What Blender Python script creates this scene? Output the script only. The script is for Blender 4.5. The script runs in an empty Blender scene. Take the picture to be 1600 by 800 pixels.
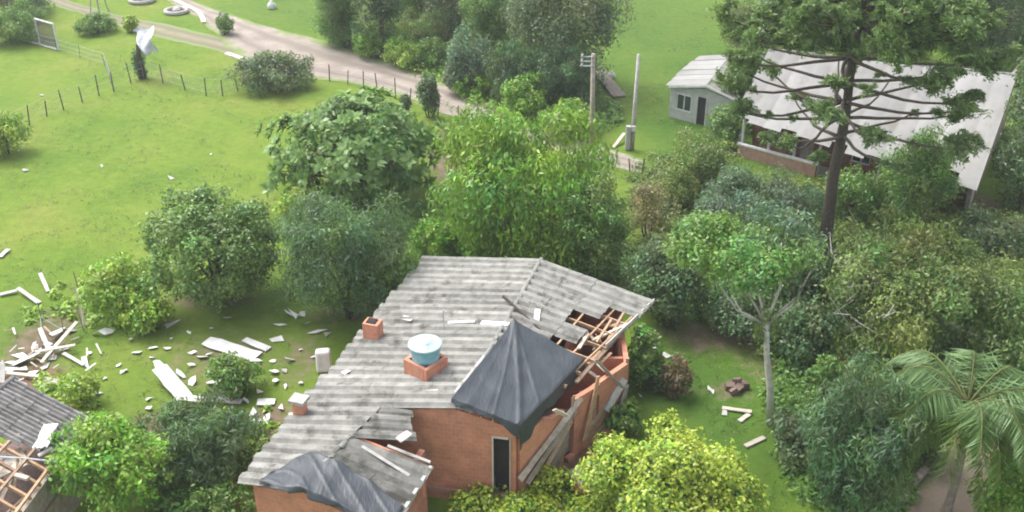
import bpy, math, random
import numpy as np
from mathutils import Vector, noise as mnoise

# ------------------------------------------------------------------ camera, sky, sun
SC = bpy.context.scene
PITCH = math.radians(29); FPX = 1650.0; CH = 27.0
cam_d = bpy.data.cameras.new('camera'); cam = bpy.data.objects.new('camera', cam_d)
SC.collection.objects.link(cam); SC.camera = cam
cam.location = (0, 0, CH); cam.rotation_euler = (math.radians(90) - PITCH, 0, 0)
cam_d.sensor_width = 36; cam_d.lens = FPX / 1600 * 36; cam_d.clip_end = 4000; cam_d.clip_start = 0.5
SUN_EL, SUN_AZ = 58, -52          # azimuth from +Y towards +X, degrees: the light comes from the upper left
w = bpy.data.worlds.new('World'); SC.world = w; w.use_nodes = True
nt = w.node_tree; bg = nt.nodes['Background']
sky = nt.nodes.new('ShaderNodeTexSky'); sky.sky_type = 'NISHITA'; sky.sun_disc = False
sky.sun_elevation = math.radians(SUN_EL); sky.sun_rotation = math.radians(SUN_AZ)
sky.dust_density = 4.0; sky.air_density = 1.0; sky.ozone_density = 1.0
hs = nt.nodes.new('ShaderNodeHueSaturation'); hs.inputs['Saturation'].default_value = 0.35
nt.links.new(sky.outputs[0], hs.inputs['Color']); nt.links.new(hs.outputs[0], bg.inputs['Color'])
bg.inputs['Strength'].default_value = 0.15
sun_d = bpy.data.lights.new('sun', 'SUN'); sun = bpy.data.objects.new('sun', sun_d); SC.collection.objects.link(sun)
sun_d.energy = 1.1; sun_d.angle = math.radians(35); sun_d.color = (1.0, 0.975, 0.93)
az, el = math.radians(SUN_AZ), math.radians(SUN_EL)
sd = Vector((math.sin(az) * math.cos(el), math.cos(az) * math.cos(el), math.sin(el)))
sun.rotation_euler = sd.to_track_quat('Z', 'Y').to_euler(); sun.location = (-20, 20, 60)
SC.view_settings.view_transform = 'Standard'; SC.view_settings.look = 'None'
SC.view_settings.exposure = 1.5; SC.view_settings.gamma = 1.0
SC.render.engine = 'CYCLES'
SC.cycles.max_bounces = 7; SC.cycles.diffuse_bounces = 4; SC.cycles.transmission_bounces = 4; SC.cycles.transparent_max_bounces = 6
SC.cycles.use_denoising = True
SC.cycles.filter_width = 1.9

rng = np.random.default_rng(7); random.seed(7)
COL = SC.collection
SP, CP = math.sin(PITCH), math.cos(PITCH)

# ------------------------------------------------------------------ geometry helpers
def sm(a, b, x):
    t = min(1.0, max(0.0, (x - a) / (b - a))); return t * t * (3 - 2 * t)
def g(x, y):
    """ground height: nearly level, dropping away in front of the house"""
    dip = -3.6 * (1 - sm(27.8, 30.7, y - 0.30 * max(0, -x - 2))) * sm(-13.0, -8.0, x) * (1 - sm(3.0, 12.0, x))
    return dip + 0.12 * math.sin(x * 0.21 + 1.0) * math.sin(y * 0.17) * sm(44, 52, y)
def W(u, v, z=0.0):
    a = (u - 800) / FPX; b = (400 - v) / FPX
    dz = -SP + b * CP; t = (z - CH) / dz
    return Vector((a * t, (CP + b * SP) * t, z))
def G(u, v, dz=0.0):
    z = 0.0
    for _ in range(12):
        p = W(u, v, z + dz); z = 0.5 * z + 0.5 * g(p.x, p.y)
    p = W(u, v, z + dz); return p
def WP(u, v, o, n):
    a = (u - 800) / FPX; b = (400 - v) / FPX
    d = Vector((a, CP + b * SP, -SP + b * CP)); c0 = Vector((0, 0, CH))
    return c0 + d * ((o - c0).dot(n) / d.dot(n))
def lerp(a, b, t): return a + (b - a) * t

class MB:
    def __init__(s): s.v = []; s.f = []; s.m = []
    def add(s, vs, fs, mi=0):
        o = len(s.v); s.v += [tuple(p) for p in vs]; s.f += [tuple(i + o for i in f) for f in fs]; s.m += [mi] * len(fs)
    def hexa(s, c, mi=0):   # 8 corners: bottom 4 then top 4
        s.add(c, [(3, 2, 1, 0), (4, 5, 6, 7), (0, 1, 5, 4), (1, 2, 6, 5), (2, 3, 7, 6), (3, 0, 4, 7)], mi)
    def box(s, c, size, rz=0, tilt=(0, 0), mi=0):
        from mathutils import Euler
        R = Euler((tilt[0], tilt[1], rz)).to_matrix(); c = Vector(c); hx, hy, hz = [k / 2 for k in size]
        s.hexa([c + R @ Vector((a * hx, b * hy, d * hz)) for d in (-1, 1) for a, b in ((-1, -1), (1, -1), (1, 1), (-1, 1))], mi)
    def beam(s, a, b, w, h, mi=0, roll=0.0):
        a = Vector(a); b = Vector(b); d = (b - a).normalized()
        up = Vector((0, 0, 1)) if abs(d.z) < .95 else Vector((0, 1, 0))
        x = d.cross(up).normalized(); y = x.cross(d)
        if roll: x, y = x * math.cos(roll) + y * math.sin(roll), y * math.cos(roll) - x * math.sin(roll)
        x *= w / 2; y *= h / 2
        s.hexa([p + i * x + j * y for p in (a, b) for i, j in ((-1, -1), (1, -1), (1, 1), (-1, 1))], mi)
    def tube(s, pts, rad, n=7, mi=0, cap=True):
        pts = [Vector(p) for p in pts]; rings = []; o = len(s.v)
        for i, p in enumerate(pts):
            d = (pts[min(i + 1, len(pts) - 1)] - pts[max(i - 1, 0)]).normalized()
            up = Vector((0, 0, 1)) if abs(d.z) < .9 else Vector((1, 0, 0))
            x = d.cross(up).normalized(); y = x.cross(d)
            r = rad[i] if hasattr(rad, '__len__') else rad
            for k in range(n):
                t = 2 * math.pi * k / n; s.v.append(tuple(p + x * (r * math.cos(t)) + y * (r * math.sin(t))))
        for i in range(len(pts) - 1):
            for k in range(n):
                k2 = (k + 1) % n
                s.f.append((o + i * n + k, o + i * n + k2, o + (i + 1) * n + k2, o + (i + 1) * n + k)); s.m.append(mi)
        if cap:
            s.f.append(tuple(o + k for k in range(n))[::-1]); s.m.append(mi)
            e = o + (len(pts) - 1) * n; s.f.append(tuple(e + k for k in range(n))); s.m.append(mi)
    def grid(s, fn, nu, nv, mi=0):
        o = len(s.v)
        for j in range(nv + 1):
            for i in range(nu + 1): s.v.append(tuple(fn(i / nu, j / nv)))
        for j in range(nv):
            for i in range(nu):
                a = o + j * (nu + 1) + i; s.f.append((a, a + 1, a + nu + 2, a + nu + 1)); s.m.append(mi)
    def build(s, name, mat, parent=None, origin=None, smooth=False):
        return mesh_obj(name, s.v, s.f, mat, parent, origin, smooth, s.m)

def wloc(o):
    p = Vector((0, 0, 0))
    while o is not None: p += o.location; o = o.parent
    return p
def mesh_obj(name, v, f, mat, parent=None, origin=None, smooth=False, mi=None):
    off = wloc(parent) if parent is not None else (Vector(origin) if origin is not None else Vector((0, 0, 0)))
    va = np.asarray(v, dtype=np.float64).reshape(-1, 3) - np.array(off)
    me = bpy.data.meshes.new(name); me.from_pydata(va.tolist(), [], f)
    for m in (mat if isinstance(mat, (list, tuple)) else [mat]): me.materials.append(m)
    if mi is not None and isinstance(mat, (list, tuple)): me.polygons.foreach_set('material_index', mi)
    if smooth: me.polygons.foreach_set('use_smooth', [True] * len(me.polygons))
    me.update()
    o = bpy.data.objects.new(name, me); COL.objects.link(o)
    if parent is not None: o.parent = parent
    else: o.location = off
    return o
def tag(o, label=None, cat=None, group=None, kind=None):
    if label: o['label'] = label
    if cat: o['category'] = cat
    if group: o['group'] = group
    if kind: o['kind'] = kind
    return o
def thing(name, loc, label, cat, group=None):
    o = bpy.data.objects.new(name, None); COL.objects.link(o); o.location = loc; o.empty_display_size = .3
    return tag(o, label, cat, group)

# ------------------------------------------------------------------ materials
def new_mat(name):
    m = bpy.data.materials.new(name); m.use_nodes = True
    return m, m.node_tree, m.node_tree.nodes['Principled BSDF']
def N(nt, t, **kw):
    n = nt.nodes.new(t)
    for k, v in kw.items():
        if k in n.inputs: n.inputs[k].default_value = v
        else: setattr(n, k, v)
    return n
def ramp(nt, fac, stops):
    r = nt.nodes.new('ShaderNodeValToRGB'); e = r.color_ramp.elements
    while len(e) < len(stops): e.new(0.5)
    for i, (p, c) in enumerate(stops):
        e[i].position = p; e[i].color = (*c, 1) if hasattr(c, '__len__') else (c, c, c, 1)
    nt.links.new(fac, r.inputs[0]); return r.outputs[0]
def mixc(nt, fac, a, b, mode='MIX'):
    m = nt.nodes.new('ShaderNodeMix'); m.data_type = 'RGBA'; m.blend_type = mode
    for s, val in ((0, fac), (6, a), (7, b)):
        if hasattr(val, 'links'): nt.links.new(val, m.inputs[s])
        elif hasattr(val, '__len__'): m.inputs[s].default_value = (*val, 1)
        else: m.inputs[s].default_value = val
    return m.outputs[2]
def noise_n(nt, scale, detail=5, rough=.6, coord='Object', dist=0.0, mapping=None):
    tc = nt.nodes.new('ShaderNodeTexCoord') if coord != 'World' else nt.nodes.new('ShaderNodeNewGeometry')
    out = tc.outputs[coord] if coord != 'World' else tc.outputs['Position']
    if mapping:
        mp = N(nt, 'ShaderNodeMapping'); mp.inputs['Scale'].default_value = mapping; nt.links.new(out, mp.inputs[0]); out = mp.outputs[0]
    n = N(nt, 'ShaderNodeTexNoise', Scale=scale, Detail=detail, Roughness=rough, Distortion=dist)
    nt.links.new(out, n.inputs['Vector']); return n.outputs['Fac']
def bump(nt, bsdf, h, strength=.4, dist=.03):
    b = N(nt, 'ShaderNodeBump', Strength=strength, Distance=dist); nt.links.new(h, b.inputs['Height']); nt.links.new(b.outputs[0], bsdf.inputs['Normal'])
def simple(name, c1, c2, rough=.85, scale=6, var=.35, bstr=.3, mapping=None, stain=None, tone=False):
    """two-tone weathered surface; per-object tone variation"""
    m, nt, b = new_mat(name); c1 = tuple(.78 * k for k in c1); c2 = tuple(.78 * k for k in c2)
    f = noise_n(nt, scale, mapping=mapping, coord='World'); c = ramp(nt, f, [(.32, c1), (.68, c2)])
    if stain:
        f2 = noise_n(nt, stain[1], 6, .7, coord='World'); c = mixc(nt, ramp(nt, f2, [(stain[2], 0.0), (stain[2] + .13, 1.0)]), c, stain[0])
    oi = nt.nodes.new('ShaderNodeObjectInfo')
    mr = N(nt, 'ShaderNodeMapRange'); mr.inputs[3].default_value = 1 - var; mr.inputs[4].default_value = 1 + var * .6
    nt.links.new(oi.outputs['Random'], mr.inputs[0])
    if tone: c = mixc(nt, 1.0, c, oi.outputs['Color'], 'MULTIPLY')
    hsv = nt.nodes.new('ShaderNodeHueSaturation'); nt.links.new(mr.outputs[0], hsv.inputs['Value']); nt.links.new(c, hsv.inputs['Color'])
    nt.links.new(hsv.outputs[0], b.inputs['Base Color']); b.inputs['Roughness'].default_value = rough
    b.inputs['Specular IOR Level'].default_value = .3
    bump(nt, b, noise_n(nt, scale * 5, coord='World'), bstr, .02)
    return m
def foliage(name, transl=.28, rough=.5, spec=.35):
    m, nt, b = new_mat(name)
    at = nt.nodes.new('ShaderNodeAttribute'); at.attribute_name = 'tint'
    nt.links.new(at.outputs['Color'], b.inputs['Base Color']); b.inputs['Roughness'].default_value = rough
    b.inputs['Specular IOR Level'].default_value = spec
    tr = nt.nodes.new('ShaderNodeBsdfTranslucent'); mx = nt.nodes.new('ShaderNodeMixShader'); mx.inputs[0].default_value = transl
    c = mixc(nt, .5, at.outputs['Color'], (.16, .24, .02)); nt.links.new(c, tr.inputs['Color'])
    out = nt.nodes['Material Output']
    nt.links.new(b.outputs[0], mx.inputs[1]); nt.links.new(tr.outputs[0], mx.inputs[2]); nt.links.new(mx.outputs[0], out.inputs['Surface'])
    return m
M = {}
M['leaf'] = foliage('leaf', transl=.42, rough=.42, spec=.5)
M['bark'] = simple('bark', (.09, .07, .05), (.17, .14, .11), scale=9)
M['pale_bark'] = simple('pale_bark', (.42, .40, .33), (.68, .66, .58), scale=5)
M['dark_bark'] = simple('dark_bark', (.05, .04, .035), (.10, .08, .065), scale=7)
M['wood'] = simple('wood', (.30, .20, .13), (.46, .34, .25), scale=5, mapping=(1, 1, 3))
M['raw_wood'] = simple('raw_wood', (.40, .24, .14), (.56, .38, .25), scale=5)
M['grey_wood'] = simple('grey_wood', (.27, .22, .18), (.44, .38, .32), scale=4)
M['pale_plank'] = simple('pale_plank', (.55, .48, .38), (.72, .66, .56), scale=4, var=.2)
M['post'] = simple('post', (.14, .125, .11), (.24, .215, .19), scale=8)
M['white'] = simple('white', (.60, .60, .58), (.82, .82, .80), scale=3, var=.12)
M['offwhite'] = simple('offwhite', (.45, .43, .40), (.68, .66, .62), scale=4, var=.2)
M['concrete'] = simple('concrete', (.34, .33, .30), (.50, .48, .45), scale=5, var=.1)
M['metal'] = simple('metal', (.36, .38, .41), (.62, .64, .66), rough=.45, scale=3, var=.1)
M['sheet'] = simple('sheet', (.22, .217, .198), (.375, .368, .338), scale=2.6, var=.07, stain=((.095, .092, .078), 1.25, .535), tone=True)
M['sheet_old'] = simple('sheet_old', (.14, .14, .13), (.27, .265, .24), scale=2.0, var=.08, stain=((.07, .068, .055), 1.1, .50), tone=True)
M['ridge_cap'] = simple('ridge_cap', (.22, .22, .21), (.34, .34, .32), scale=3, var=.1, stain=((.12, .12, .10), 1.6, .5))
M['white_sheet'] = simple('white_sheet', (.28, .275, .265), (.36, .355, .345), scale=1.4, var=.05, mapping=(.4, .4, .4), stain=((.22, .20, .175), .7, .56), tone=True)
M['tile'] = simple('tile', (.13, .125, .12), (.27, .26, .25), scale=3, var=.3)
M['dark'] = simple('dark', (.015, .014, .013), (.03, .028, .025), scale=3, var=0)
M['tank'] = simple('tank', (.20, .50, .62), (.30, .60, .70), rough=.5, scale=4, var=0)
M['tank_lid'] = simple('tank_lid', (.40, .56, .56), (.54, .68, .66), rough=.6, scale=6, var=0, stain=((.22, .30, .28), 4, .55))
M['insul'] = simple('insul', (.62, .62, .60), (.78, .78, .76), scale=3, var=.1)
M['grey_paint'] = simple('grey_paint', (.36, .37, .35), (.50, .51, .48), scale=3, var=.08)
M['rubble'] = simple('rubble', (.13, .09, .075), (.24, .17, .14), scale=3, var=.3)
M['pink_wall'] = simple('pink_wall', (.38, .22, .17), (.50, .32, .26), scale=3, var=.05)

def brick_mat(name, c1, c2, mortar, bw=.29, bh=.19, stain=None):
    m, nt, b = new_mat(name)
    at = nt.nodes.new('ShaderNodeUVMap')
    br = N(nt, 'ShaderNodeTexBrick', Scale=1.0); nt.links.new(at.outputs[0], br.inputs['Vector'])
    br.inputs['Brick Width'].default_value = bw; br.inputs['Row Height'].default_value = bh; br.inputs['Mortar Size'].default_value = .012
    br.inputs['Color1'].default_value = (*c1, 1); br.inputs['Color2'].default_value = (*c2, 1); br.inputs['Mortar'].default_value = (*mortar, 1)
    f = noise_n(nt, 1.3, 6, .65, coord='World')
    c = mixc(nt, 1.0, br.outputs['Color'], ramp(nt, f, [(.3, .58), (.7, .92)]), 'MULTIPLY')
    f2 = noise_n(nt, .9, 6, .7, coord='World', mapping=(1, 1, .35))
    c = mixc(nt, ramp(nt, f2, [(.56, 0.0), (.72, .55)]), c, stain or (.22, .13, .10))
    nt.links.new(c, b.inputs['Base Color']); b.inputs['Roughness'].default_value = .9
    bump(nt, b, br.outputs['Fac'], -.5, .01)
    return m
M['brick'] = brick_mat('brick', (.67, .275, .17), (.60, .235, .14), (.60, .33, .22))
M['brick_low'] = brick_mat('brick_low', (.54, .215, .145), (.48, .185, .125), (.50, .27, .19))
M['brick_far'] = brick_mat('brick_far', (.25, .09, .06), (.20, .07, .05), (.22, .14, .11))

# tarpaulin: dark blue-grey plastic film
m, nt_, b = new_mat('tarp'); M['tarp'] = m
f = noise_n(nt_, 1.6, 4, coord='World'); nt_.links.new(ramp(nt_, f, [(.3, (.024, .030, .037)), (.7, (.038, .045, .054))]), b.inputs['Base Color'])
b.inputs['Roughness'].default_value = .45; b.inputs['Specular IOR Level'].default_value = .45
wv = noise_n(nt_, 2.2, 5, .55, coord='World', dist=.6, mapping=(2.2, .5, 1.0)); fold_ = ramp(nt_, wv, [(.40, 0.0), (.50, 1.0), (.60, 0.0)])
bump(nt_, b, mixc(nt_, .5, fold_, noise_n(nt_, 4.0, 6, .6, coord='World', dist=.8)), .32, .04)
# window glass
m, nt_, b = new_mat('glass'); M['glass'] = m
b.inputs['Base Color'].default_value = (.03, .04, .045, 1); b.inputs['Roughness'].default_value = .08
# road
def road_mat(name, c1, c2, edge):
    m, nt, b = new_mat(name)
    f = noise_n(nt, .55, 7, .65, coord='World'); c = ramp(nt, f, [(.3, c1), (.7, c2)])
    f3 = noise_n(nt, 9, 4, .7, coord='World'); c = mixc(nt, .5, c, ramp(nt, f3, [(.3, .40), (.7, .75)]), 'MULTIPLY')
    at = nt.nodes.new('ShaderNodeAttribute'); at.attribute_name = 'across'       # 0 centre .. 1 edge
    r = nt.nodes.new('ShaderNodeSeparateColor'); nt.links.new(at.outputs['Color'], r.inputs[0])
    c = mixc(nt, r.outputs[1], c, tuple(k * .62 for k in c1))                     # wheel ruts
    add = N(nt, 'ShaderNodeMath', operation='ADD'); nt.links.new(r.outputs[0], add.inputs[0])
    f2 = noise_n(nt, .8, 6, .7, coord='World'); mm = N(nt, 'ShaderNodeMath', operation='MULTIPLY_ADD'); mm.inputs[1].default_value = 1.3; mm.inputs[2].default_value = -.65
    nt.links.new(f2, mm.inputs[0]); nt.links.new(mm.outputs[0], add.inputs[1])
    c = mixc(nt, ramp(nt, add.outputs[0], [(.70, 0.0), (.95, 1.0)]), c, edge)
    nt.links.new(c, b.inputs['Base Color']); b.inputs['Roughness'].default_value = .95
    bump(nt, b, f3, .5, .03); return m
M['road'] = road_mat('road', (.25, .205, .17), (.40, .345, .29), (.14, .19, .055))
M['track'] = road_mat('track', (.20, .19, .11), (.30, .26, .17), (.13, .21, .04))
M['path'] = road_mat('path', (.22, .17, .12), (.32, .25, .19), (.09, .12, .04))

# ground: grass with worn soil
m, nt_, b = new_mat('ground'); M['ground'] = m
at = nt_.nodes.new('ShaderNodeAttribute'); at.attribute_name = 'cover'   # R soil, G deep green, B red soil
sep = nt_.nodes.new('ShaderNodeSeparateColor'); nt_.links.new(at.outputs['Color'], sep.inputs[0])
f1 = noise_n(nt_, .16, 5, .6, coord='World'); f2 = noise_n(nt_, 1.7, 6, .7, coord='World'); f3 = noise_n(nt_, 11, 4, .7, coord='World')
grass = ramp(nt_, f1, [(.30, (.110, .202, .022)), (.5, (.160, .244, .031)), (.72, (.210, .254, .047))])
deep = ramp(nt_, f1, [(.3, (.055, .135, .018)), (.7, (.085, .165, .025))])
c = mixc(nt_, sep.outputs[1], grass, deep)
c = mixc(nt_, 1.0, c, ramp(nt_, f2, [(.25, .60), (.75, .94)]), 'MULTIPLY')
c = mixc(nt_, .6, c, ramp(nt_, f3, [(.25, .75), (.75, 1.18)]), 'MULTIPLY')
soil = mixc(nt_, sep.outputs[2], ramp(nt_, f2, [(.3, (.085, .062, .042)), (.7, (.20, .155, .105))]), (.22, .115, .075))
ad = N(nt_, 'ShaderNodeMath', operation='MULTIPLY_ADD'); ad.inputs[1].default_value = .9; nt_.links.new(f2, ad.inputs[0]); nt_.links.new(sep.outputs[0], ad.inputs[2])
c = mixc(nt_, ramp(nt_, ad.outputs[0], [(.72, 0.0), (1.12, 1.0)]), c, soil)
nt_.links.new(c, b.inputs['Base Color']); b.inputs['Roughness'].default_value = .95; b.inputs['Specular IOR Level'].default_value = .15
bump(nt_, b, f3, .8, .08)

# ------------------------------------------------------------------ ground, roads
xs = np.unique(np.concatenate([[-1500, -700, -350, -180, -110], np.arange(-75, 75.1, .75), [110, 180, 350, 700, 1500]]))
ys = np.unique(np.concatenate([[-300, -100, -30, 0, 8], np.arange(14, 125.1, .75), [150, 200, 300, 500, 900, 2500]]))
def patches(specs):
    out = []
    for u, v, ru, rv, k in specs:
        p = G(u, v); q = G(u + ru, v); r = G(u, v - rv); out.append((p.x, p.y, abs(q.x - p.x), abs(r.y - p.y), k))
    return out
SOIL = patches([(705, 235, 32, 45, 1.0), (1110, 525, 100, 34, .55), (1240, 560, 110, 60, .5), (60, 535, 60, 40, .62), (30, 600, 80, 40, .7), (95, 500, 60, 30, .5),
                (330, 466, 90, 20, .55), (515, 490, 60, 22, .4), (1020, 350, 40, 60, .45), (1420, 320, 110, 40, .5), (900, 700, 60, 60, .9), (1300, 470, 90, 60, .7),
                (150, 160, 90, 12, .25), (1140, 610, 50, 20, .5), (420, 660, 50, 40, .6), (250, 690, 120, 60, .6), (1060, 590, 40, 25, .4), (1540, 330, 60, 40, .6), (1470, 720, 120, 80, .6),
                (660, 108, 75, 13, 1.0), (600, 88, 50, 9, .8), (730, 146, 60, 10, .9), (800, 178, 60, 9, .8), (820, 370, 160, 60, .35), (340, 560, 130, 60, .42), (470, 560, 50, 60, .45), (560, 330, 120, 60, .2)])
DEEP = patches([(1100, 200, 120, 60, 1), (1060, 60, 150, 120, .75), (450, 10, 120, 40, .6), (400, 540, 220, 80, .3), (1100, 640, 150, 130, .9), (300, 640, 150, 80, .4), (930, 130, 90, 70, .6), (40, 520, 120, 60, .6), (460, 470, 120, 60, .5)])
RED = patches([(655, 108, 60, 11, 1), (945, 222, 30, 9, 1), (1495, 320, 20, 14, 1), (720, 160, 60, 8, .7), (900, 690, 60, 50, .6), (40, 590, 60, 25, .6)])
def field(ps, X, Y):
    o = np.zeros_like(X)
    for x, y, rx, ry, k in ps: o = np.maximum(o, k * np.exp(-(((X - x) / max(rx, .5)) ** 2 + ((Y - y) / max(ry, .5)) ** 2) ** 1.2 * .9))
    return o
V = [(x, y, g(x, y)) for y in ys for x in xs]; nx = len(xs)
Fc = [(j * nx + i, j * nx + i + 1, (j + 1) * nx + i + 1, (j + 1) * nx + i) for j in range(len(ys) - 1) for i in range(nx - 1)]
ground = tag(mesh_obj('ground', V, Fc, M['ground'], smooth=True), kind='structure')
XX, YY = np.meshgrid(xs, ys); cov = np.stack([field(SOIL, XX, YY), field(DEEP, XX, YY), field(RED, XX, YY), np.ones_like(XX)], -1).reshape(-1)
a_ = ground.data.attributes.new('cover', 'FLOAT_COLOR', 'POINT'); a_.data.foreach_set('color', cov.astype(np.float32))

def resample(pts, step):
    out = []; acc = [0]
    for i in range(1, len(pts)): acc.append(acc[-1] + (pts[i] - pts[i - 1]).length)
    n = max(2, int(acc[-1] / step))
    for k in range(n + 1):
        d = acc[-1] * k / n; i = 1
        while i < len(pts) - 1 and acc[i] < d: i += 1
        out.append(lerp(pts[i - 1], pts[i], (d - acc[i - 1]) / max(1e-6, acc[i] - acc[i - 1])))
    return out
def strip(name, upper, lower, mat, lift=.02, n=90, across=14, jag=.25, ruts=((.3, .07), (.68, .07))):
    U = [G(*p) for p in upper]; L = [G(*p) for p in lower]
    def sample(P, n):
        acc = [0]
        for i in range(1, len(P)): acc.append(acc[-1] + (P[i] - P[i - 1]).length)
        o = []
        for k in range(n + 1):
            d = acc[-1] * k / n; i = 1
            while i < len(P) - 1 and acc[i] < d: i += 1
            o.append(lerp(P[i - 1], P[i], (d - acc[i - 1]) / max(1e-6, acc[i] - acc[i - 1])))
        for _ in range(4): o = [o[0]] + [(o[i - 1] + o[i] * 2 + o[i + 1]) / 4 for i in range(1, len(o) - 1)] + [o[-1]]
        return o
    U = sample(U, n); L = sample(L, n); vs = []; col = []
    for k in range(n + 1):
        d = (U[k] - L[k]).normalized()
        uu = U[k] + d * jag * mnoise.noise(Vector((k * .4, 1.3, 0))); ll = L[k] + d * jag * mnoise.noise(Vector((k * .4, 7.7, 0)))
        for j in range(across + 1):
            t = j / across; p = lerp(ll, uu, t); vs.append((p.x, p.y, g(p.x, p.y) + lift))
            rut = max(math.exp(-((t - c) / s) ** 2) for c, s in ruts) if ruts else 0
            col += [abs(t - .5) * 2, rut * .9, 0, 1]
    fs = [(k * (across + 1) + j, (k + 1) * (across + 1) + j, (k + 1) * (across + 1) + j + 1, k * (across + 1) + j + 1) for k in range(n) for j in range(across)]
    o = tag(mesh_obj(name, vs, fs, mat, smooth=True), kind='structure')
    a = o.data.attributes.new('across', 'FLOAT_COLOR', 'POINT'); a.data.foreach_set('color', np.array(col, np.float32)); return o
strip('dirt_road', [(230, -25), (300, 0), (350, 20), (420, 42), (500, 62), (580, 88), (660, 118), (740, 148), (820, 178), (880, 205), (940, 228), (1010, 252)],
      [(190, -25), (262, 2), (310, 28), (345, 62), (375, 92), (440, 118), (530, 128), (620, 146), (700, 182), (780, 205), (870, 236), (1000, 272)], M['road'])
strip('grass_track', [(60, -15), (120, 5), (180, 22), (260, 38), (330, 55), (375, 64)], [(20, -15), (90, 10), (160, 32), (250, 60), (330, 78), (372, 88)], M['track'], lift=.012, n=60, ruts=((.25, .13), (.75, .13)))
strip('garden_path', [(1395, 812), (1420, 770), (1455, 725), (1500, 690), (1560, 660), (1640, 640)], [(1545, 830), (1560, 790), (1580, 750), (1610, 720), (1640, 700), (1700, 690)], M['path'], lift=.014, n=40, ruts=None)

# ------------------------------------------------------------------ foliage
def norm(a): return a / np.maximum(1e-9, np.linalg.norm(a, axis=-1, keepdims=True))
def leaf_obj(name, pos, nrm, tan, L, Wd, col, parent=None, origin=None, mat=None, fold=.0):
    n = len(pos)
    t = norm(tan - nrm * np.sum(tan * nrm, -1, keepdims=True)); b = np.cross(nrm, t)
    L = np.broadcast_to(np.asarray(L, float), (n,))[:, None]; Wd = np.broadcast_to(np.asarray(Wd, float), (n,))[:, None]
    v = np.stack([pos - t * L * .5, pos + b * Wd * .5 + nrm * L * fold, pos + t * L * .5, pos - b * Wd * .5 + nrm * L * fold], 1).reshape(-1, 3)
    off = np.array(wloc(parent)) if parent is not None else (np.array(origin) if origin is not None else np.zeros(3))
    v = (v - off).astype(np.float32)
    me = bpy.data.meshes.new(name); me.vertices.add(4 * n); me.loops.add(4 * n); me.polygons.add(n)
    me.vertices.foreach_set('co', v.ravel()); me.loops.foreach_set('vertex_index', np.arange(4 * n, dtype=np.int32))
    me.polygons.foreach_set('loop_start', np.arange(0, 4 * n, 4, dtype=np.int32))
    me.update(calc_edges=True)
    a = me.attributes.new('tint', 'FLOAT_COLOR', 'POINT')
    c = np.concatenate([np.clip(col, .004, .9), np.ones((n, 1))], 1); a.data.foreach_set('color', np.repeat(c, 4, 0).astype(np.float32).ravel())
    me.materials.append(mat or M['leaf'])
    o = bpy.data.objects.new(name, me); COL.objects.link(o)
    if parent is not None: o.parent = parent
    elif origin is not None: o.location = origin
    return o

#        leaf length, width, coverage, colour a, colour b, colour of tips and glints, their share, droop, clumps, clump radius, flat
TY = {
 'citrus':  dict(L=.24, W=.14, cov=2.6, a=(.045, .092, .020), b=(.075, .135, .028), tip_glint=(.28, .43, .12), ts=.22, droop=.1, nc=90, cr=(.15, .22), rr=(.70, .82)),  # many pale leaves: glints of the glossy crown painted into leaf colour
 'bright':  dict(L=.26, W=.13, cov=2.2, a=(.075, .165, .018), b=(.125, .225, .028), tip_glint=(.24, .33, .06), ts=.14, droop=.3, nc=60, cr=(.15, .30), rr=(.55, .86)),
 'droopy':  dict(L=.42, W=.13, cov=2.0, a=(.070, .150, .018), b=(.120, .215, .025), tip_glint=(.19, .27, .04), ts=.08, droop=.75, nc=64, cr=(.15, .30), rr=(.5, .85)),
 'mid':     dict(L=.24, W=.11, cov=2.2, a=(.050, .110, .022), b=(.085, .155, .030), tip_glint=(.22, .30, .09), ts=.14, droop=.25, nc=60, cr=(.15, .32), rr=(.5, .86)),
 'dark':    dict(L=.25, W=.13, cov=2.4, a=(.034, .064, .026), b=(.056, .096, .036), tip_glint=(.08, .12, .045), ts=.08, droop=.2, nc=40, cr=(.22, .38)),
 'feather': dict(L=.34, W=.07, cov=2.0, a=(.034, .070, .030), b=(.058, .105, .042), tip_glint=(.10, .14, .07), ts=.06, droop=.45, nc=50, cr=(.18, .34)),
 'blue':    dict(L=.34, W=.09, cov=1.9, a=(.048, .085, .050), b=(.075, .125, .070), tip_glint=(.12, .17, .10), ts=.07, droop=.35, nc=40, cr=(.22, .36)),
 'greyish': dict(L=.28, W=.13, cov=2.0, a=(.050, .082, .034), b=(.085, .118, .055), tip_glint=(.19, .20, .12), ts=.10, droop=.2, nc=44, cr=(.2, .36)),
 'yellow':  dict(L=.22, W=.13, cov=3.0, a=(.075, .150, .018), b=(.150, .220, .026), tip_glint=(.47, .56, .07), ts=.44, droop=.0, nc=60, cr=(.16, .27)),
 'olive':   dict(L=.22, W=.09, cov=1.7, a=(.068, .105, .026), b=(.105, .145, .036), tip_glint=(.20, .23, .09), ts=.10, droop=.4, nc=60, cr=(.15, .28)),
 'dry':     dict(L=.22, W=.10, cov=.8, a=(.13, .12, .055), b=(.17, .16, .07), tip_glint=(.24, .20, .11), ts=.15, droop=.3, nc=26, cr=(.2, .34)),
 'redleaf': dict(L=.24, W=.10, cov=1.6, a=(.085, .055, .035), b=(.11, .085, .045), tip_glint=(.14, .11, .06), ts=.1, droop=.3, nc=20, cr=(.25, .4)),
 'lime':    dict(L=.26, W=.12, cov=2.0, a=(.120, .205, .022), b=(.170, .245, .035), tip_glint=(.24, .30, .05), ts=.12, droop=.3, nc=36, cr=(.22, .38)),
}
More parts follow.
